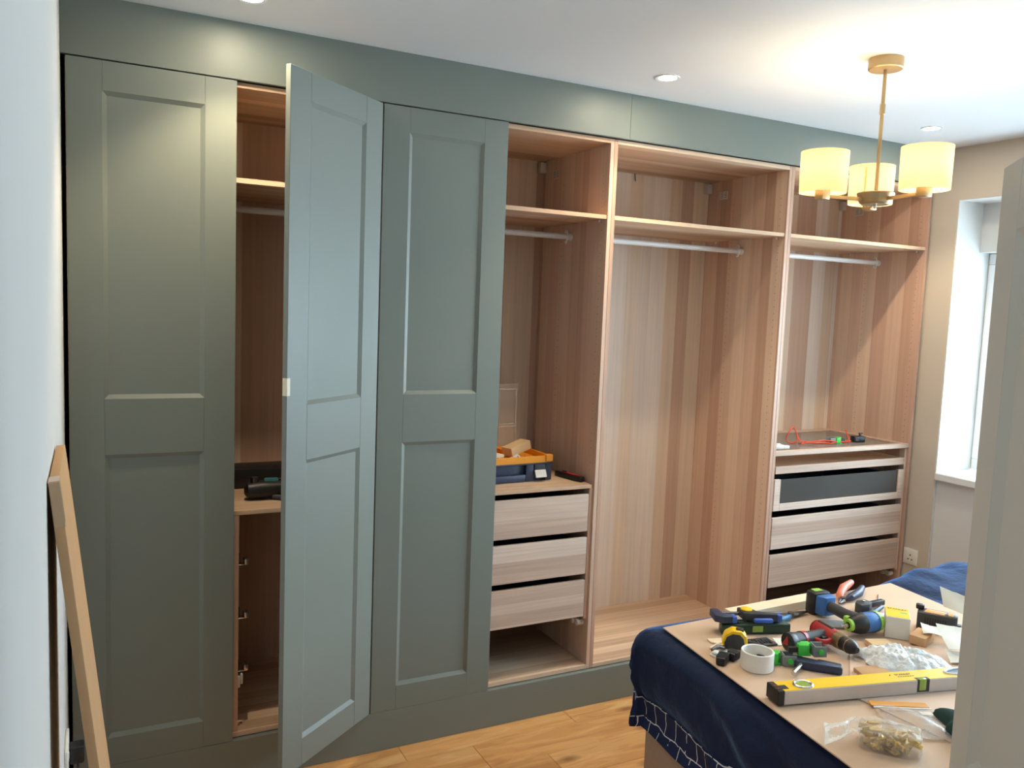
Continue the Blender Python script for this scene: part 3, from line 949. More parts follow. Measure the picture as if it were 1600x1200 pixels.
# retractable knife
kn = thing('utility_knife', 'black and red utility knife lying beside the tool case', 'knife', (1.955, 0.055, CZ), 104)
b = MB()
b.prism([(0, -0.013), (0.05, -0.016), (0.12, -0.013), (0.165, -0.010), (0.168, 0.008), (0.12, 0.013), (0.05, 0.016), (0, 0.012)], 0.0005, 0.024, 0.004)
obj('knife_body', b, M['black'], kn)
b = MB()
b.prism([(0.018, -0.009), (0.06, -0.010), (0.115, -0.008), (0.13, 0.0), (0.115, 0.008), (0.06, 0.010), (0.018, 0.008)], 0.0235, 0.027, 0.001)
obj('knife_inlay', b, M['red'], kn)
obj('knife_slider', MB().rbox(0.10, 0.125, -0.005, 0.005, 0.0268, 0.033, 0.002, 1), M['darkgrey'], kn)
bb = MB()
bb.rbox(0, 0.055, 0, 0.10, 0.0005, 0.05, 0.004, 2)
bb.box(0.008, 0.047, -0.002, 0.0, 0.012, 0.04, 0.0005)
tag(obj('small_black_box', bb, M['black'], None, (1.875, 0.32, CZ), (0, 0, R(3))), 'small black box behind the tool case', 'box')

# black drill-like tool and flat black case on the left tool shelf
TZ = 0.9823
fc = MB()
fc.rbox(0, 0.42, 0, 0.13, 0.0005, 0.078, 0.005, 2)
fc.box(-0.001, 0.421, -0.001, 0.131, 0.040, 0.044)
tag(obj('flat_case', fc, M['black'], None, (0.53, 0.34, TZ)), 'flat black case at the back of the left tool shelf', 'case')
jt = thing('multi_tool', 'black power tool with teal switch lying on left wardrobe shelf', 'power tool', (0.56, 0.155, TZ), -3)
b = MB()
b.tube([(0.0, 0, 0.034), (0.012, 0, 0.034), (0.06, 0, 0.036), (0.12, 0.0, 0.036), (0.20, 0.005, 0.040), (0.30, 0.01, 0.042), (0.31, 0.01, 0.042)], [0.012, 0.030, 0.034, 0.030, 0.024, 0.026, 0.016], 18)
obj('tool_body', b, M['black'], jt)
b = MB()
b.tube([(0.10, -0.02, 0.012), (0.15, -0.05, 0.010), (0.24, -0.065, 0.010), (0.30, -0.07, 0.010)], [0.010, 0.009, 0.009, 0.007], 12)
obj('side_lever', b, M['darkgrey'], jt)
obj('teal_switch', MB().rbox(0.07, 0.12, -0.010, 0.010, 0.060, 0.078, 0.005, 2), plain('teal_switch', c(60, 120, 130), 0.4), jt)
obj('blade_clamp', MB().cyl((0.035, 0, 0.064), (0.035, 0, 0.084), 0.014, n=16), M['darksteel'], jt)
obj('blade', MB().box(0.11, 0.24, -0.004, 0.004, 0.074, 0.0755), M['steel'], jt)

# on the glass-topped shelf
GZ = 1.0673
cd = []
rnd = random.Random(3)
cx, cy = 3.335, 0.21
for k in range(29):
    a = -0.5 + 2 * PI * k / 26
    cd.append((cx + 0.035 * math.cos(a), cy + 0.01 * math.sin(2 * a), GZ + 0.045 + 0.042 * math.sin(a)))
for k in range(18): cd.append((cx + 0.03 + 0.018 * k, cy - 0.03 - 0.002 * k + 0.008 * math.sin(k), GZ + 0.004 + 0.010 * max(0, math.cos(k * .35))))
for k in range(10): cd.append((cx + 0.35 + 0.012 * math.cos(k * .35) + 0.006 * k, cy - 0.06 + 0.012 * k * 0.5, GZ + 0.004 + 0.006 * k))
rc = thing('cord_loop', 'red-orange cord looped on the glass-topped shelf', 'cord', (3.33, 0.2, GZ))
rc2 = MB()
rc2.T = Matrix.Translation((-3.33, -0.2, -GZ))
rc2.tube(cd, 0.0032, 8)
rc2.tube([(p[0] * 0.96 + 0.13, p[1] - 0.018 + 0.004 * math.sin(i), GZ + 0.0035 + 0.006 * abs(math.sin(i * .3))) for i, p in enumerate(cd[28:46])], 0.0032, 8)
rc2.tube([(p[0] * 0.9 + 0.36, p[1] - 0.012 - 0.004 * math.sin(i * .7), GZ + 0.0035 + 0.014 * abs(math.sin(i * .2))) for i, p in enumerate(cd[28:48])], 0.0032, 8)
obj('cord', rc2, M['cordred'], rc)
bc = thing('black_clip', 'black cord clamp at the right end of the red cord', 'clip', (3.765, 0.155, GZ), -12)
b = MB()
b.rbox(-0.035, 0.035, -0.018, 0.018, 0.0005, 0.032, 0.004, 2)
b.rbox(0.008, 0.018, -0.006, 0.006, 0.030, 0.044, 0.002, 1)
b.rbox(0.004, 0.028, -0.005, 0.005, 0.042, 0.049, 0.002, 1)
obj('clip_body', b, M['black'], bc)
obj('clip_jaw', MB().rbox(-0.030, -0.006, -0.021, -0.017, 0.006, 0.026, 0.001, 1), M['darkgrey'], bc)

def jig_clip(loc, rot, label, s=1.0):
    t = thing('drawer_jig_clip', label, 'clip', loc, rot, 'green and grey jig clips')
    t.scale = (s, s, s)
    b = MB()
    b.prism([(-0.028, -0.018), (0.004, -0.018), (0.004, -0.006), (0.014, -0.006), (0.014, 0.016), (-0.012, 0.016), (-0.012, 0.004), (-0.028, 0.004)], 0.006, 0.036, 0.0015)
    b.box(-0.026, 0.012, -0.016, 0.014, 0.0005, 0.006)
    obj('green_block', b, M['limegreen'], t)
    b = MB()
    b.box(0.018, 0.058, -0.026, -0.022, 0.0005, 0.034, 0.0008)
    b.box(0.018, 0.058, 0.012, 0.016, 0.0005, 0.034, 0.0008)
    b.box(0.018, 0.022, -0.022, 0.012, 0.0005, 0.036, 0.0008)
    b.box(0.0145, 0.018, -0.01, 0.008, 0.004, 0.03)
    obj('grey_bracket', b, M['grey'], t)
    obj('knob', MB().cyl((0.038, -0.026, 0.018), (0.038, -0.031, 0.018), 0.0085, n=18), M['limegreen'], t)
    obj('slide_bar', MB().box(-0.058, -0.0285, -0.012, 0.0, 0.010, 0.026, 0.001), M['black'], t)
    return t
jig_clip((3.60, 0.15, GZ), 170, 'green and grey jig clip lying on the glass-topped shelf', 0.9)
wc = MB()
wc.rbox(0.0, 0.05, 0, 0.025, 0.0005, 0.022, 0.003, 2)
wc.rbox(0.052, 0.085, 0.003, 0.022, 0.0005, 0.017, 0.003, 2)
wc.rbox(0.010, 0.034, 0.006, 0.020, 0.021, 0.028, 0.002, 1)
tag(obj('white_connector', wc, M['white_pl'], None, (3.10, 0.085, GZ), (0, 0, R(-8))), 'white plastic connector at the left end of the glass-topped shelf', 'connector')

# ================================================================== BED
BX0, BX1, BY0, BY1 = 1.737, 3.78, -2.12, -0.755
bed = thing('bed', 'taupe upholstered divan bed with mattress', 'bed', ((BX0 + BX1) / 2, (BY0 + BY1) / 2, 0))
hx_, hy_ = (BX1 - BX0) / 2, (BY1 - BY0) / 2
obj('base', MB().rbox(-hx_, hx_, -hy_, hy_, 0.03, 0.318, 0.012, 3), M['divan'], bed)
obj('mattress', MB().rbox(-hx_ + .07, hx_ - .05, -hy_ + .06, hy_ - .06, 0.319, 0.622, 0.04, 4), M['white_pl'], bed)
for sx in (-1, 1):
    for sy in (-1, 1):
        obj('castor', MB().cyl((sx * (hx_ - .1), sy * (hy_ - .1), 0.0005), (sx * (hx_ - .1), sy * (hy_ - .1), 0.032), 0.025), M['black'], bed)

# duvet: a cloth over a rectangle that rolls over the edge and hangs
DX0, DX1, DY0, DY1 = 1.792, 3.70, -2.04, -0.735
RR = 0.06
def sstep(a, b, x):
    t = max(0.0, min(1.0, (x - a) / (b - a)))
    return t * t * (3 - 2 * t)
def duvet_pt(u, v, lift=0.0):
    cx_, cy_ = max(DX0, min(DX1, u)), max(DY0, min(DY1, v))
    dx, dy = u - cx_, v - cy_
    d = math.hypot(dx, dy)
    z = 0.6435
    z += 0.004 * noise.noise((u * 4, v * 4, 0))
    bulge = sstep(2.975, 3.12, u + (v + 0.85) * 0.42)
    z += bulge * (0.046 + 0.016 * math.sin(9 * u + 5 * v) + 0.022 * noise.noise((u * 7, v * 5, 3)))
    if d < 1e-6:
        return Vector((u, v, z + lift))
    nx, ny = dx / d, dy / d
    q = RR * PI / 2
    if d < q:
        a = d / RR
        h, dr = RR * math.sin(a), RR * (1 - math.cos(a))
    else:
        e = d - q
        h, dr = RR + 0.04 * e, RR + e * 0.985
    along = cy_ * abs(nx) + cx_ * abs(ny) + math.atan2(ny, nx) * 0.12
    hang = sstep(0.03, 0.25, d)
    fold = 0.030 * hang * math.sin(along * 13 + 1.5 * math.sin(along * 5) - d * 5) + 0.010 * noise.noise((along * 14, d * 9, 1)) * hang
    puff = 0.028 * math.sin(PI * min(1.0, d / 0.26)) 
    diag = 0.011 * math.sin(30 * d + 11 * along + 2 * math.sin(7 * along)) * sstep(0.05, 0.12, d)
    crn = 1.0 - 0.8 * (2 * abs(nx * ny))
    h += (fold * 0.6 + diag) * crn + puff
    hh = h + lift
    return Vector((cx_ + nx * hh, cy_ + ny * hh, z - dr))
DROP = 0.368
dv = thing('duvet', 'navy blue duvet hanging over the sides of the bed', 'duvet', (2.7, -1.4, 0.6))
def duv(u, v):
    return duvet_pt(DX0 - DROP + u * (DX1 - DX0 + 2 * DROP), DY0 - DROP + v * (DY1 - DY0 + 2 * DROP)) - Vector((2.7, -1.4, 0.6))
# cloth corners are cut round so that the hem hangs level
g = MB()
nu, nv = 220, 150
vs = {}
def uvpt(i, j):
    u = DX0 - DROP + i / nu * (DX1 - DX0 + 2 * DROP)
    v = DY0 - DROP + j / nv * (DY1 - DY0 + 2 * DROP)
    cx_, cy_ = max(DX0, min(DX1, u)), max(DY0, min(DY1, v))
    d = math.hypot(u - cx_, v - cy_)
    if d > DROP:
        k = DROP / d
        u, v = cx_ + (u - cx_) * k, cy_ + (v - cy_) * k
    return u, v
for i in range(nu + 1):
    for j in range(nv + 1):
        vs[i, j] = g.bm.verts.new(duvet_pt(*uvpt(i, j)) - Vector((2.7, -1.4, 0.6)))
for i in range(nu):
    for j in range(nv):
        g.bm.faces.new((vs[i, j], vs[i + 1, j], vs[i + 1, j + 1], vs[i, j + 1]))
bmesh.ops.remove_doubles(g.bm, verts=g.bm.verts[:], dist=1e-5)
bmesh.ops.dissolve_degenerate(g.bm, edges=g.bm.edges[:], dist=1e-6)
do = obj('duvet_cover', g, M['navy'], dv, ang=180, recalc=True)
solid(do, 0.008, -1.0)
# printed hem band at the foot and far side
hb = MB()
def hem_uv(s):
    """s runs along the hem: foot side from near to far, round the corner, then along the far side"""
    L1 = DY1 - DY0
    La = 0.30
    L2 = 1.2
    t = s * (L1 + La + L2)
    if t < L1: return (DX0, DY0 + t, -1, 0, t)
    if t < L1 + La:
        a = PI - (t - L1) / La * PI / 2
        return (DX0, DY1, math.cos(a), math.sin(a), t)
    return (DX0 + t - L1 - La, DY1, 0, 1, t)
def hem_pt(s, w):
    x, y, nx, ny, t = hem_uv(s)
    d = 0.262 + w * (DROP + 0.006 - 0.262)
    return duvet_pt(x + nx * d, y + ny * d, 0.0035) - Vector((2.7, -1.4, 0.6))
hb.grid(hem_pt, 200, 8, uv=lambda s, w: (hem_uv(s)[4], 0.0985 * (w - 0.02)))
hm = obj('printed_hem', hb, M['hem'], dv, ang=180)
tag(hm, 'navy hem band printed with thin white lines')
solid(hm, 0.003, 0)

BZ = 0.6560   # top of the hardboard sheet
hbd = MB()
hbd.prism([(1.795, -0.751), (2.98, -0.713), (2.862, -1.78), (1.664, -1.78)], BZ - 0.0035, BZ)
tag(obj('hardboard_sheet', hbd, M['hardboard']), 'brown hardboard sheet laid on the bed under the tools', 'board')
TOP = BZ + 0.0004
h2 = MB()
h2.prism([(2.262, -1.128), (2.60, -1.24), (2.66, -1.62), (2.02, -1.70), (1.99, -1.365)], TOP, TOP + 0.003)
tag(obj('thin_board', h2, plain('pale_hardboard', c(214, 186, 164), 0.7, var=0.05, scale=8), ), 'paler thin board lying under the yellow spirit level', 'board')

# ------------------------------------------------------------------ tools on the board
# batten along the far edge
b = MB()
b.box(-0.02, 0.47, -0.030, 0.030, 0.0005, 0.030, 0.001)
tag(obj('timber_batten', b, M['batten'], None, (2.085, -0.780, TOP), (0, 0, R(1.5))), 'pale timber batten along the far edge of the board', 'batten')
# small green level
gl = thing('torpedo_level', 'dark green torpedo level with yellow-green vial', 'spirit level', (1.945, -0.862, TOP), -18.5)
b = MB()
b.prism([(0, -0.022), (0.245, -0.022), (0.235, 0.034), (0.012, 0.034)], 0.0005, 0.034, 0.003)
b.rbox(0.03, 0.085, -0.005, 0.02, 0.033, 0.038, 0.002, 1)
b.rbox(0.16, 0.215, -0.005, 0.02, 0.033, 0.038, 0.002, 1)
obj('level_body', b, M['darkgreen'], gl)
obj('vial', MB().rbox(0.108, 0.146, -0.0245, -0.012, 0.008, 0.030, 0.003, 2), M['vial'], gl)
b = MB()
b.lathe([(0.0, 0), (0.009, 0), (0.009, 0.002), (0, 0.002)], 16, (0.058, 0.0, 0.0381))
b.lathe([(0.0, 0), (0.009, 0), (0.009, 0.002), (0, 0.002)], 16, (0.188, 0.0, 0.0381))
obj('end_vials', b, M['black'], gl)
# quick clamp lying over the green level
qc = thing('bar_clamp', 'blue and black bar clamp lying across the green level', 'clamp', (1.965, -0.842, TOP + 0.0395), -22)
obj('bar', MB().box(-0.01, 0.24, 0.018, 0.026, 0.004, 0.016, 0.001), M['steel'], qc)
b = MB()
b.prism([(-0.03, -0.03), (-0.005, -0.045), (0.03, -0.042), (0.03, -0.015), (0.0, -0.010), (0.0, 0.035), (-0.028, 0.035)], 0.0, 0.024, 0.003)
obj('fixed_jaw', b, M['navytool'], qc)
obj('jaw_pad', MB().rbox(0.026, 0.042, -0.046, -0.012, 0.001, 0.023, 0.003, 2), M['blueclamp'], qc)
b = MB()
b.prism([(0.07, 0.040), (0.075, -0.012), (0.10, -0.022), (0.17, -0.028), (0.19, -0.030), (0.19, -0.008), (0.125, 0.0), (0.115, 0.040)], 0.0, 0.026, 0.003)
obj('sliding_handle', b, M['darkgrey'], qc)
obj('handle_end', MB().rbox(0.188, 0.204, -0.032, -0.008, 0.0, 0.024, 0.003, 2), M['blueclamp'], qc)
obj('trigger', MB().rbox(0.10, 0.165, -0.054, -0.036, 0.004, 0.018, 0.005, 2), M['blueclamp'], qc)
obj('yellow_badge', MB().lathe([(0, 0.0), (0.020, 0.0), (0.020, 0.003), (0.016, 0.0045), (0, 0.0045)], 24, (0.096, 0.018, 0.0262)), M['yellow'], qc)

def pliers(name, label, loc, rz, m1, m2, L_=0.10, spread=0.030, jaw=0.07, thick=0.009, lift=0):
    t = thing(name, label, 'pliers', loc, rz)
    hz = thick * 1.16 + 0.0006
    b = MB()
    for s in (-1, 1):
        b.tube([(0.0, 0, 0.010), (jaw * .3, s * 0.006, 0.010), (jaw, s * 0.0025, 0.010)], [0.009, 0.0075, 0.0025], 10)
    b.cyl((0, 0, 0.001), (0, 0, 0.0205), 0.011, n=18)
    obj('jaws', b, M['darksteel'], t)
    for s, mm in ((1, m1), (-1, m2)):
        b = MB()
        if s < 0: b.T = Matrix.Rotation(R(lift), 4, 'Y')
        b.tube([(-0.008, s * 0.006, 0.010), (-0.03, s * spread * 0.75, hz), (-0.03 - L_ * .5, s * spread * 1.1, hz), (-0.03 - L_, s * spread * 0.8, hz)], [0.006, thick, thick * 1.15, thick * .8], 12)
        obj('handle', b, mm, t)
    return t
pliers('long_nose_pliers', 'long-nose pliers with blue handles beside the batten', (2.284, -0.850, TOP), 3, M['teal'], M['teal'], 0.105, 0.021, 0.085, 0.0105)
pliers('wire_cutter', 'pliers with one salmon and one grey handle near board edge', (2.598, -0.806, TOP), 205, M['navytool'], M['salmon'], 0.15, 0.026, 0.045, 0.0145, 4)

# impact driver lying on its side
dvr = thing('impact_driver', 'blue and black cordless impact driver with lime trim', 'power tool', (2.416, -0.872, TOP))
axis = Vector((2.400 - 2.416, -1.066 + 0.872, 0)).normalized()   # handle direction
hr = math.degrees(math.atan2(axis.y, axis.x))
dvr.rotation_euler = (0, 0, R(hr))
b = MB()
b.prism([(-0.052, -0.034), (-0.028, -0.040), (0.0, -0.036), (0.0, 0.036), (-0.028, 0.040), (-0.052, 0.034)], 0.0005, 0.082, 0.008)
bt = obj('battery', b, M['black'], dvr)
b = MB(); b.box(-0.046, -0.022, -0.018, 0.018, 0.0815, 0.084, 0.001); b.box(-0.0532, -0.0518, -0.006, 0.006, 0.02, 0.036)
obj('lime_mark', b, M['lime'], bt)
b = MB()
b.prism([(0.0, -0.036), (0.020, -0.034), (0.040, -0.022), (0.040, 0.022), (0.020, 0.034), (0.0, 0.036)], 0.010, 0.078, 0.006)
obj('battery_foot', b, M['bluetool'], dvr)
b = MB()
b.tube([(0.030, 0, 0.045), (0.06, 0, 0.044), (0.11, 0.0, 0.042), (0.155, 0.0, 0.042), (0.18, 0, 0.042)], [0.021, 0.019, 0.020, 0.023, 0.022], 16)
obj('handle', b, M['darkgrey'], dvr)
obj('trigger', MB().rbox(0.135, 0.160, -0.038, -0.016, 0.030, 0.054, 0.006, 2), M['lime'], dvr)
# head axis: towards -y local side = bit
b = MB()
b.T = Matrix.Translation((0.190, 0.0, 0.042)) @ Matrix.Rotation(R(90), 4, 'X') @ Matrix.Rotation(R(0), 4, 'Z')
b.lathe([(0, -0.075), (0.022, -0.075), (0.031, -0.066), (0.034, -0.03), (0.034, 0.012), (0.030, 0.020)], 28)
hdm = obj('motor_housing', b, M['bluetool'], dvr)
b = MB()
b.T = Matrix.Translation((0.190, 0.0, 0.042)) @ Matrix.Rotation(R(90), 4, 'X')
b.lathe([(0.0345, 0.004), (0.0345, 0.022), (0.026, 0.050), (0.020, 0.056), (0, 0.056)], 28)
for k in range(6):
    a = R(20 + k * 26)
    b.box(0.0, 0.001, 0.0, 0.001, 0.0, 0.001)
obj('nose_cone', b, M['black'], dvr)
b = MB()
b.T = Matrix.Translation((0.190, 0.0, 0.042)) @ Matrix.Rotation(R(90), 4, 'X')
b.lathe([(0.017, 0.0555), (0.021, 0.056), (0.021, 0.068), (0.017, 0.069), (0.012, 0.069), (0.012, 0.0555)], 28)
b.lathe([(0.0312, -0.0662), (0.0338, -0.050), (0.0346, -0.048), (0.0346, -0.056), (0.032, -0.0665)], 28)
obj('lime_ring', b, M['lime'], dvr)
b = MB()
b.T = Matrix.Translation((0.190, 0.0, 0.042)) @ Matrix.Rotation(R(90), 4, 'X')
b.lathe([(0, 0.056), (0.008, 0.056), (0.008, 0.080), (0.004, 0.082), (0.004, 0.098), (0, 0.100)], 14)
obj('bit', b, M['steel'], dvr)
b = MB()
for k in range(3):
    b.T = Matrix.Translation((0.190, 0.012 + 0.018 * k, 0.042)) @ Matrix.Rotation(R(-60), 4, 'Y')
    b.box(-0.012, 0.012, -0.003, 0.003, 0.033, 0.0352)
obj('vent_slots', b, M['black'], dvr)

# red drill lying on its side: body along local x, handle along -y
dl = thing('drill_driver', 'red and black cordless drill lying on its side', 'power tool', (2.222, -1.045, TOP), -97)
dl.scale = (0.93, 0.93, 0.93)
b = MB()
b.tube([(-0.032, 0, 0.038), (-0.029, 0, 0.038), (-0.01, 0, 0.038), (0.045, 0, 0.038), (0.075, 0, 0.038)], [0.018, 0.027, 0.031, 0.030, 0.027], 20)
obj('motor_housing', b, M['red'], dl)
b = MB()
b.tube([(-0.034, 0, 0.038), (-0.028, 0, 0.038)], [0.024, 0.0295], 20)
b.rbox(-0.018, 0.055, -0.006, 0.006, 0.064, 0.0705, 0.002, 1)
obj('black_cap', b, M['black'], dl)
obj('clutch_ring', MB().tube([(0.075, 0, 0.038), (0.078, 0, 0.038), (0.108, 0, 0.038), (0.110, 0, 0.038)], [0.026, 0.0285, 0.0275, 0.024], 24), plain('bronze_ring', c(150, 130, 100), 0.35, 0.7), dl)
ck = obj('chuck', MB().tube([(0.110, 0, 0.038), (0.114, 0, 0.038), (0.142, 0, 0.038), (0.160, 0, 0.038), (0.176, 0, 0.038)], [0.020, 0.0255, 0.0255, 0.020, 0.009], 24), M['black'], dl)
obj('chuck_band', MB().tube([(0.136, 0, 0.038), (0.140, 0, 0.038)], [0.0262, 0.0262], 24), M['brass'], ck)
# handle goes to local -y (world -x)
b = MB()
b.tube([(0.03, -0.015, 0.036), (0.034, -0.05, 0.036), (0.038, -0.10, 0.036), (0.044, -0.150, 0.036), (0.046, -0.165, 0.036)], [0.024, 0.0225, 0.0235, 0.028, 0.029], 18)
obj('handle', b, M['darkgrey'], dl)
b = MB()
b.tube([(0.036, -0.108, 0.036), (0.040, -0.124, 0.036)], [0.0262, 0.0280], 18)
obj('red_band', b, M['red'], dl)
b = MB()
b.tube([(0.046, -0.165, 0.036), (0.047, -0.168, 0.036), (0.050, -0.186, 0.036), (0.050, -0.190, 0.036)], [0.030, 0.0325, 0.0325, 0.026], 18)
bt = obj('battery', b, M['black'], dl)
obj('battery_end', MB().tube([(0.050, -0.190, 0.036), (0.0505, -0.1915, 0.036)], [0.022, 0.020], 3), M['red'], bt)
b = MB()
b.tube([(0.060, -0.018, 0.036), (0.078, -0.028, 0.036), (0.082, -0.05, 0.036), (0.074, -0.068, 0.036), (0.056, -0.072, 0.036)], [0.011, 0.010, 0.009, 0.009, 0.009], 10)
obj('trigger_guard', b, M['red'], dl)
obj('trigger', MB().rbox(0.050, 0.070, -0.052, -0.030, 0.028, 0.046, 0.005, 2), M['black'], dl)

# small black toggle clamp
tc_ = thing('toggle_clamp', 'small black toggle clamp lying beyond the yellow box', 'clamp', (2.565, -0.905, TOP), 2)
obj('clamp_body', MB().prism([(-0.01, -0.02), (0.03, -0.024), (0.06, -0.012), (0.058, 0.02), (0.02, 0.026), (-0.005, 0.012)], 0.0005, 0.036, 0.003), M['darkgrey'], tc_)
obj('arm', MB().rbox(0.05, 0.145, -0.004, 0.016, 0.008, 0.028, 0.003, 2), M['black'], tc_)
obj('handle', MB().tube([(-0.01, -0.045, 0.012), (0.03, -0.044, 0.012), (0.10, -0.022, 0.014)], [0.009, 0.010, 0.008], 12), M['navytool'], tc_)
obj('screw_tip', MB().tube([(-0.045, -0.044, 0.011), (-0.03, -0.045, 0.011), (-0.008, -0.045, 0.012)], [0.008, 0.009, 0.006], 12), M['brass'], tc_)
obj('bolt', MB().lathe([(0, 0.036), (0.006, 0.036), (0.006, 0.040), (0, 0.042)], 12, (0.032, 0.004, 0)), M['steel'], tc_)
tag(obj('thin_rod', MB().cyl((2.72, -0.865, TOP + 0.0022), (2.80, -0.80, TOP + 0.0022), 0.0018, n=8), M['darksteel']), 'thin steel rod lying near the far board corner', 'rod')
for i, (x, y, rz) in enumerate(((2.60, -0.975, 20), (2.575, -0.995, 80))):
    b = MB(); b.rbox(-0.014, 0.014, -0.010, 0.010, 0.0005, 0.016, 0.004, 2); b.cyl((0.01, 0, 0.008), (0.024, 0, 0.008), 0.004, n=10)
    tag(obj('plastic_fitting', b, M['white_pl'], None, (x, y, TOP), (0, 0, R(rz))), ('small white fitting nearest the black toggle clamp', 'small white fitting touching the yellow-topped box')[i], 'fitting', 'white caps by the box')

# yellow and white carton
bx = thing('fixings_box', 'small white box with yellow top lettered STANLEY', 'box', (2.458, -1.104, TOP), -49)
bw, bd, bh = 0.076, 0.105, 0.074
obj('box_body', MB().box(0, bw, 0, bd, 0.0005, bh, 0.001), plain('white_card', c(226, 220, 208), 0.7, var=0.03), bx)
obj('yellow_top', MB().box(0.002, bw - 0.002, 0.004, bd - 0.002, bh, bh + 0.0008), M['yellow'], bx)
obj('yellow_label', MB().box(bw, bw + 0.0006, 0.02, bd - 0.004, 0.030, bh - 0.004), M['yellow'], bx)
tm = text_mesh('STANLEY', 0.015); tm.materials.clear(); tm.materials.append(M['print'])
obj('lettering', tm, None, bx, (bw / 2, bd - 0.018, bh + 0.0012), (0, 0, 0))
obj('green_print', MB().box(0.046, 0.068, 0.050, 0.062, bh + 0.0008, bh + 0.0012), M['printg'], bx)
# black and orange tape measure
bt = thing('black_tape_measure', 'black tape measure with orange label beside the yellow-topped box', 'tape measure', (2.630, -1.095, TOP), -56)
bt.scale = (1.12, 1.12, 1.12)
b = MB()
b.prism([(0, 0), (0.105, 0), (0.112, 0.012), (0.112, 0.045), (0.10, 0.055), (0.008, 0.055), (0, 0.045)], 0.0005, 0.056, 0.005)
obj('case', b, M['darkgrey'], bt)
obj('orange_label', MB().prism([(0.018, 0.010), (0.075, 0.008), (0.082, 0.040), (0.026, 0.044)], 0.0555, 0.0572, 0.0005), plain('orange_label', c(236, 164, 84), 0.5), bt)
obj('label_stripe', MB().box(0.086, 0.100, 0.012, 0.042, 0.0555, 0.057), M['amber'], bt)
b = MB()
for k in range(9): b.box(0.022 + 0.007 * k, 0.025 + 0.007 * k, -0.0012, 0.0005, 0.014, 0.044)
obj('grip_ribs', b, M['black'], bt)
obj('blade_lock', MB().rbox(-0.006, 0.018, 0.028, 0.05, 0.055, 0.070, 0.004, 2), M['black'], bt)
obj('hook_end', MB().box(0.112, 0.124, 0.018, 0.036, 0.004, 0.03, 0.001), M['black'], bt)

# yellow tape measure
yt = thing('yellow_tape_measure', 'yellow and black tape measure near the board corner', 'tape measure', (1.888, -1.003, TOP), -38)
b = MB()
b.T = Matrix.Rotation(R(90), 4, 'X')
b.prism([(-0.038, 0.0005), (0.034, 0.0005), (0.040, 0.012), (0.034, 0.050), (0.018, 0.066), (-0.012, 0.067), (-0.034, 0.052), (-0.042, 0.025)], -0.046, 0.0, 0.005)
obj('case', b, M['yellow'], yt)
b = MB()
b.T = Matrix.Rotation(R(90), 4, 'X')
b.prism([(-0.032, 0.008), (0.026, 0.008), (0.030, 0.020), (0.024, 0.044), (0.012, 0.056), (-0.010, 0.057), (-0.028, 0.046), (-0.035, 0.026)], -0.0005, 0.003, 0.001)
obj('side_plate', b, M['darkgrey'], yt)
obj('lock_button', MB().rbox(0.0, 0.024, 0.012, 0.034, 0.060, 0.0695, 0.003, 2), M['black'], yt)
b = MB(); b.rbox(0.036, 0.054, 0.004, 0.042, 0.0005, 0.016, 0.003, 1)
obj('nose', b, M['black'], yt)
obj('blade', MB().box(0.048, 0.066, 0.013, 0.033, 0.006, 0.0072), M['yellow'], yt)

# white roll
wr_ = thing('tape_roll', 'empty white cardboard tape core standing on the board', 'tape roll', (1.868, -1.120, TOP))
obj('tube', MB().lathe([(0.0475, 0.0005), (0.0490, 0.002), (0.0490, 0.054), (0.0475, 0.0555), (0.0445, 0.0555), (0.0430, 0.054), (0.0430, 0.002), (0.0445, 0.0005), (0.0475, 0.0005)], 48), M['white_pl'], wr_)
# slat, hinge, connectors
b = MB(); b.prism([(0, -0.018), (0.075, -0.018), (0.085, -0.008), (0.085, 0.018), (-0.012, 0.018), (-0.012, -0.006)], 0.0005, 0.005)
tag(obj('pale_slat', b, M['batten'], None, (1.872, -0.915, TOP), (0, 0, R(-16))), 'short pale slat sticking out behind the yellow tape measure', 'slat')
hg = thing('cabinet_hinge', 'white and steel cabinet hinge near the board edge', 'hinge', (1.818, -0.998, TOP), 20)
b = MB(); b.prism([(-0.03, -0.018), (0.02, -0.022), (0.05, -0.012), (0.06, 0.012), (0.02, 0.02), (-0.025, 0.012)], 0.0005, 0.006, 0.001); b.rbox(-0.024, 0.0, -0.012, 0.008, 0.006, 0.016, 0.003, 1)
obj('hinge_cup', b, M['white_pl'], hg)
obj('hinge_arm', MB().tube([(-0.012, 0.012, 0.014), (0.014, 0.006, 0.020), (0.04, -0.004, 0.012)], [0.006, 0.008, 0.006], 10), M['darksteel'], hg)
obj('white_teeth', MB().box(0.02, 0.075, 0.012, 0.04, 0.0005, 0.006, 0.001), M['white_pl'], hg)
for (x, y, rz, sx, lab) in ((1.793, -1.052, 35, 0.062, 'black ribbed plastic connector at the board edge'), (1.842, -1.046, 20, 0.045, 'black plastic connector touching the white roll')):
    t = thing('black_connector', lab, 'connector', (x, y, TOP), rz)
    b = MB()
    b.rbox(-sx / 2, sx / 2, -0.014, 0.014, 0.0005, 0.026, 0.005, 2)
    obj('connector_body', b, M['black'], t)
    b = MB()
    for k in range(4): b.box(-sx / 2 + 0.010 + k * (sx - 0.018) / 4, -sx / 2 + 0.014 + k * (sx - 0.018) / 4, -0.016, 0.016, 0.004, 0.0285, 0.001)
    obj('ribs', b, M['darkgrey'], t)
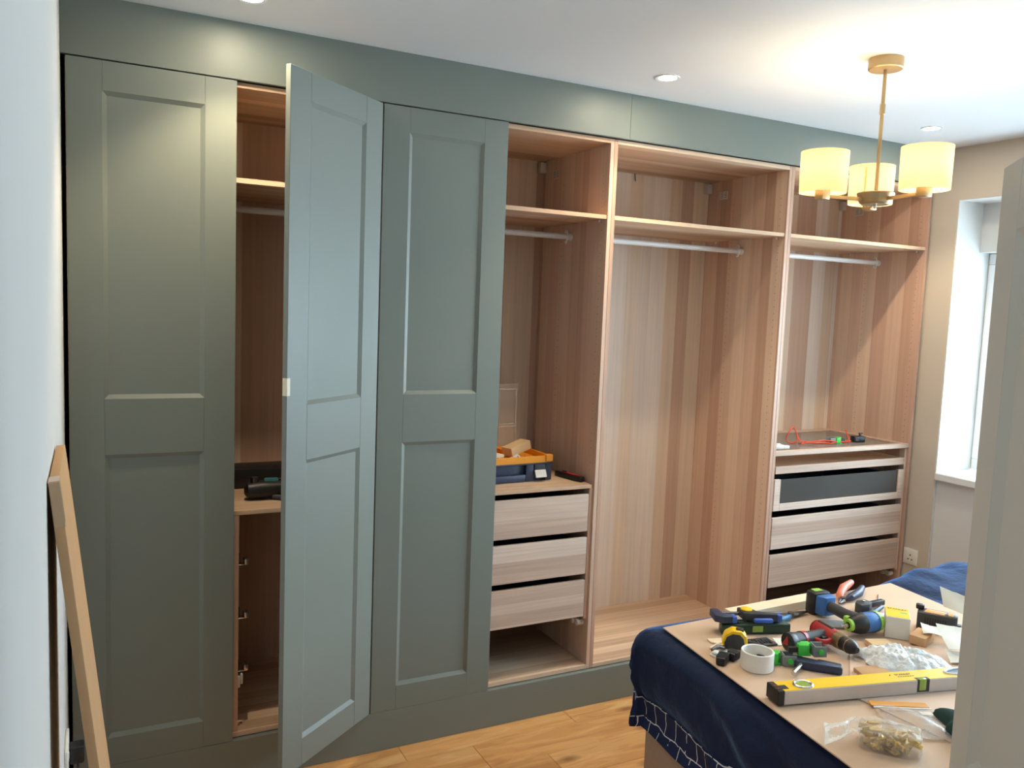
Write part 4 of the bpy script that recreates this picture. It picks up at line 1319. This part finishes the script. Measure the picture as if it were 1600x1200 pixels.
# hinge plates in a dark packet and a white scrap
b = MB(); b.prism([(0, 0), (0.10, 0.006), (0.094, 0.064), (0.006, 0.058)], 0.0005, 0.007, 0.002)
for k in range(7): b.rbox(0.012 + 0.011 * k, 0.02 + 0.011 * k, 0.012 + 0.005 * (k % 3), 0.045 - 0.004 * (k % 2), 0.006, 0.012, 0.002, 1)
tag(obj('screw_packet', b, M['darkgrey'], None, (1.955, -1.005, TOP), (0, 0, R(-12))), 'dark packet of small screws right of the yellow tape measure', 'packet')
tag(obj('driver_bit_holder', MB().tube([(1.945, -0.955, TOP + 0.012), (1.975, -1.005, TOP + 0.0125), (1.985, -1.028, TOP + 0.014)], [0.007, 0.006, 0.004], 10), M['navytool']), 'slim dark screwdriver lying over the screw packet', 'screwdriver')
b = MB(); b.prism([(0, 0), (0.034, 0.004), (0.040, 0.055), (0.004, 0.060)], 0.0005, 0.003)
tag(obj('paper_scrap', b, M['paper'], None, (2.055, -1.022, TOP), (0, 0, R(-22))), 'small white paper scrap between packet and red drill', 'paper')
jig_clip((1.947, -1.116, TOP), -28, 'green and grey jig clip beside the white tape roll')
jig_clip((2.036, -1.150, TOP + 0.0275), -22, 'green and grey jig clip lying over the dark blue clamp')
# dark blue squeeze clamp
sq = thing('squeeze_clamp', 'dark blue squeeze clamp with steel bar pointing to the level', 'clamp', (2.02, -1.195, TOP), -52)
b = MB()
b.prism([(-0.075, 0.022), (-0.055, 0.030), (0.0, 0.022), (0.085, 0.018), (0.088, -0.006), (0.0, -0.016), (-0.04, -0.018), (-0.07, -0.002)], 0.0005, 0.025, 0.006)
obj('clamp_body', b, M['navytool'], sq)
obj('trigger', MB().rbox(0.012, 0.082, 0.022, 0.040, 0.006, 0.022, 0.004, 2), M['black'], sq)
b = MB()
b.tube([(-0.03, -0.015, 0.014), (-0.045, -0.09, 0.014)], 0.0075, 12)
obj('bar', b, M['steel'], sq)
b = MB(); b.box(0, 0.16, 0, 0.010, 0.0005, 0.003); b.box(0, 0.012, -0.004, 0.0, 0.0005, 0.003)
tag(obj('pencil_stub', b, M['pine'], None, (2.005, -1.285, TOP + 0.0004), (0, 0, R(-12))), 'thin wooden strip behind the spirit level', 'strip')

# yellow spirit level
sl = thing('spirit_level', 'long yellow spirit level with aluminium edges and black end cap', 'spirit level', (1.738, -1.337, TOP + 0.0034), -13.2)
SLn, SD, SH = 0.92, 0.060, 0.040
b = MB()
b.box(0.020, SLn, 0.0, SD, 0.0005, SH, 0.0015)
obj('aluminium_body', b, plain('brushed_aluminium', c(206, 200, 198), 0.4, 0.35, var=0.03, scale=50), sl)
b = MB()
b.box(0.020, 0.448, 0.0015, SD - 0.001, SH, SH + 0.0012)
b.box(0.492, SLn, 0.0015, SD - 0.001, SH, SH + 0.0012)
b.box(0.448, 0.492, 0.016, SD - 0.001, SH, SH + 0.0012)
obj('yellow_face', b, M['yellow'], sl)
b = MB()
b.rbox(0.0, 0.021, -0.001, SD + 0.001, 0.0002, SH + 0.002, 0.002, 1)
b.box(0.018, 0.040, 0.012, 0.034, SH + 0.001, SH + 0.0022)
ec = obj('end_cap', b, M['black'], sl)
b = MB()
for q in (0.014, 0.030, 0.047): b.rbox(0.004, 0.014, q - 0.004, q + 0.004, SH + 0.0018, SH + 0.003, 0.001, 1)
obj('cap_rivets', b, plain('dark_red_rubber', c(110, 30, 34), 0.6), ec)
def ring(name, cx_, cy_, ra, rb, m, parent, z=SH, tube=0.0045):
    b = MB()
    b.tube([(cx_ + ra * math.cos(2 * PI * k / 32), cy_ + rb * math.sin(2 * PI * k / 32), z + 0.0015) for k in range(33)], tube, 8, caps=False)
    return obj(name, b, m, parent)
rg = ring('vial_ring', 0.095, 0.029, 0.026, 0.021, M['steel'], sl)
obj('end_vial', MB().lathe([(0, 0), (0.019, 0), (0.019, 0.002), (0, 0.0022)], 24, (0.095, 0.029, SH + 0.001)), M['vial'], rg)
hh = ring('hand_hole_ring', 0.63, 0.030, 0.062, 0.019, M['trim_white'], sl)
b = MB(); b.T = Matrix.Translation((0.63, 0.030, SH + 0.0012)) @ Matrix.Diagonal((0.060, 0.018, 1, 1)); b.disc((0, 0, 0.0006), 1.0, 28)
obj('hand_hole', b, plain('dark_recess', c(30, 50, 80), 0.3), hh)
hb_ = obj('vial_housing', MB().rbox(0.448, 0.492, -0.0008, 0.017, 0.003, SH + 0.0016, 0.002, 1), M['darkgrey'], sl)
obj('centre_vial', MB().rbox(0.455, 0.480, -0.0016, 0.014, 0.008, SH + 0.003, 0.003, 2), M['vial'], hb_)
tm = text_mesh('STANLEY', 0.013); tm.materials.clear(); tm.materials.append(M['print'])
obj('lettering', tm, None, sl, (0.430, 0.040, SH + 0.0017))
b = MB()
b.prism([(0.385, 0.036), (0.391, 0.042), (0.391, 0.046), (0.385, 0.040)], SH + 0.0012, SH + 0.0017)
for k in range(7): b.box(0.405 + 0.008 * k, 0.410 + 0.008 * k, 0.026, 0.029, SH + 0.0012, SH + 0.0017)
obj('print_marks', b, M['print'], sl)

# dark plastic sleeve, offcuts
b = MB(); b.prism([(0, 0), (0.05, 0.035), (0.13, 0.02), (0.21, -0.045), (0.20, -0.075), (0.10, -0.045), (0.02, -0.03)], 0.0005, 0.007, 0.002)
tag(obj('saw_guide', b, M['grey'], None, (2.300, -0.93, TOP), (0, 0, R(-18))), 'grey plastic guide lying under the impact driver', 'guide')
b = MB(); b.box(0, 0.075, 0, 0.05, 0.0005, 0.018, 0.001)
tag(obj('wood_offcut', b, M['pine'], None, (2.325, -1.165, TOP), (0, 0, R(-20))), 'wooden offcut in front of the impact driver head', 'offcut')
b = MB(); b.prism([(0, 0), (0.10, -0.02), (0.12, 0.03), (0.03, 0.06)], 0.0005, 0.012, 0.001)
tag(obj('cardboard_scrap', b, M['cardboard'], None, (2.105, -1.322, TOP + 0.0034), (0, 0, R(8))), 'torn cardboard scrap between frosted bag and spirit level', 'cardboard')
b = MB(); b.prism([(0, 0), (0.09, 0.02), (0.08, 0.075), (-0.01, 0.05)], 0.0005, 0.03, 0.002)
tag(obj('cardboard_scrap', b, M['cardboard'], None, (2.50, -1.225, TOP + 0.0034), (0, 0, R(5))), 'folded cardboard scrap beside the yellow-topped box', 'cardboard')

# frosted plastic bag of fittings
fbag = thing('frosted_bag', 'crumpled frosted plastic bag beside the white torn papers', 'bag', (2.312, -1.278, TOP + 0.0034), -40)
def bag_pt(u, v):
    a = 2 * PI * u
    r0 = 1 + 0.10 * math.sin(3 * a + 1) + 0.07 * math.sin(5 * a) + 0.04 * math.sin(11 * a)
    p = Vector((0.130 * r0 * math.cos(a), 0.088 * r0 * math.sin(a), 0)) * (v ** 0.8)
    h = 0.040 * (1 - v ** 2.2) + 0.004
    w = 0.014 * noise.noise((p.x * 38, p.y * 38, 2)) + 0.009 * noise.noise((p.x * 90, p.y * 90, 5))
    return Vector((p.x, p.y, max(0.001, h + w * (1 - 0.6 * v ** 4))))
b = MB(); b.grid(bag_pt, 72, 20)
bmesh.ops.remove_doubles(b.bm, verts=b.bm.verts[:], dist=1e-5)
obj('bag_film', b, M['bubble'], fbag, ang=50)
b = MB()
rr = random.Random(5)
for k in range(26):
    a, q = rr.random() * 6.28, rr.random() ** .5 * 0.8
    b.T = Matrix.Translation((0.10 * q * math.cos(a), 0.07 * q * math.sin(a), 0.006 + 0.02 * (1 - q))) @ Matrix.Rotation(rr.random() * 6, 4, 'Z')
    b.rbox(-0.008, 0.008, -0.003, 0.003, 0, 0.006, 0.0015, 1)
tag(obj('fittings', b, M['darkgrey'], fbag), kind='stuff')

# torn papers
def paper(loc, rz, tilt, poly, curl, label):
    t = MB()
    xs = [p[0] for p in poly]; ys = [p[1] for p in poly]
    # fan strips between two edge lines of a torn sheet
    n = 14
    def fn(u, v):
        a = Vector(poly[0]).lerp(Vector(poly[1]), u); d = Vector(poly[3]).lerp(Vector(poly[2]), u)
        p = a.lerp(d, v)
        jag = 0.004 * noise.noise((u * 17 + loc[0] * 30, v * 3, 0)) * (v if v > .5 else 0)
        return (p.x, p.y + jag, curl * (v ** 2) + 0.006 * math.sin(4 * u + 3 * v) + 0.004)
    t.grid(fn, n, n)
    o = obj('torn_paper', t, M['paper'], None, loc, (R(tilt), 0, R(rz)), ang=60)
    solid(o, 0.0008)
    return tag(o, label, 'paper', 'torn white papers by the frosted bag')
paper((2.528, -1.196, TOP + 0.034), -42, 0, [(0, 0), (0.08, -0.02), (0.10, 0.04), (0.0, 0.05)], 0.018, 'torn white paper curling up beside the yellow-topped box')
paper((2.490, -1.315, TOP + 0.034), -35, 6, [(0, 0), (0.16, -0.02), (0.19, 0.10), (-0.01, 0.10)], 0.035, 'large torn white paper in front of the black tape measure')
paper((2.46, -1.345, TOP + 0.005), -30, 0, [(0, 0), (0.17, -0.01), (0.18, 0.07), (0.01, 0.06)], 0.018, 'torn white paper lowest in the heap by the spirit level')
paper((2.752, -1.190, TOP + 0.06), -62, 52, [(-0.07, 0.02), (0.09, -0.02), (0.10, 0.05), (-0.09, 0.085)], 0.015, 'torn white paper standing up against the blue duvet')

# clear bag of golden fittings
gb = thing('fittings_bag', 'clear bag of golden fittings at the near board edge', 'bag', (1.848, -1.607, TOP + 0.001), -47)
gb.scale = (1.15, 1.15, 1.15)
b = MB()
def gpt(u, v):
    a = 2 * PI * u
    ca_, sa_ = math.cos(a), math.sin(a)
    k = 1.0 / (abs(ca_) ** 5 + abs(sa_) ** 5) ** 0.2
    x, y = 0.062 * k * ca_, 0.040 * k * sa_
    if v < 0.5:
        z = 0.002 + v * 2 * 0.040
        s = 1.0 + 0.05 * noise.noise((a, v * 4, 0))
    else:
        q = (v - .5) * 2
        z = 0.042 + 0.010 * q + 0.006 * noise.noise((x * 60 * (1 - q), y * 60, 1))
        s = 1 - q
    return (x * s, y * s, z)
b.grid(gpt, 48, 16)
bmesh.ops.remove_doubles(b.bm, verts=b.bm.verts[:], dist=1e-5)
obj('bag_film', b, M['bag'], gb, ang=40)
b = MB()
def tail(u, v):
    w = 0.030 + 0.02 * u
    return (-0.058 - 0.075 * u, (v - .5) * 2 * w + 0.006 * math.sin(9 * u), 0.030 - 0.022 * u + 0.010 * math.sin(7 * v + 5 * u))
b.grid(tail, 12, 10)
obj('bag_neck', b, M['bag'], gb, ang=60)
b = MB()
rr = random.Random(9)
for k in range(70):
    b.T = Matrix.Translation((rr.uniform(-.050, .050), rr.uniform(-.030, .030), rr.uniform(.003, .036))) @ Matrix.Rotation(rr.random() * 6, 4, 'Z') @ Matrix.Rotation(rr.random() * 2, 4, 'X')
    b.rbox(-0.013, 0.013, -0.0055, 0.0055, -0.003, 0.003, 0.0015, 1)
tag(obj('fittings', b, M['gold'], gb), kind='stuff')
# zip bag
zb = thing('zip_bag', 'empty clear zip bag with orange top strip', 'bag', (2.03, -1.525, TOP + 0.0045), -28)
b = MB()
b.grid(lambda u, v: (-0.078 + 0.156 * u, -0.12 + 0.17 * v, 0.004 + 0.010 * math.sin(PI * v) * math.sin(PI * u) + 0.003 * math.sin(8 * u + 6 * v)), 16, 16)
obj('bag_film', b, M['bag'], zb, ang=60)
obj('orange_strip', MB().box(-0.080, 0.080, 0.050, 0.078, 0.002, 0.0045, 0.0008), M['orangestrip'], zb)
obj('zip_line', MB().box(-0.079, 0.079, 0.036, 0.040, 0.004, 0.0068), M['white_pl'], zb)
obj('printed_label', MB().box(0.028, 0.060, -0.012, 0.006, 0.0125, 0.0132), M['sticker'], zb)
# dark green cloth
cl = MB()
def cloth_pt(u, v):
    x, y = -0.17 + 0.34 * u, -0.13 + 0.24 * v
    e = min(u, 1 - u, v, 1 - v) * 4
    h = 0.065 * min(1, e) ** .5 * (0.6 + 0.45 * math.sin(6.5 * u + 1.2 + 2 * v)) + 0.022 * noise.noise((u * 5, v * 5, 4)) * min(1, e)
    return (x + 0.03 * noise.noise((u * 3, v * 3, 7)), y + 0.03 * noise.noise((u * 3, v * 3, 9)), max(0.002, h + 0.004))
cl.grid(cloth_pt, 48, 40)
co = obj('green_cloth', cl, M['cloth'], None, (2.200, -1.722, TOP + 0.003), (0, 0, R(-30)), ang=180)
solid(co, 0.003, 1)
tag(co, 'crumpled dark green cloth beside the clear zip bag', 'cloth')
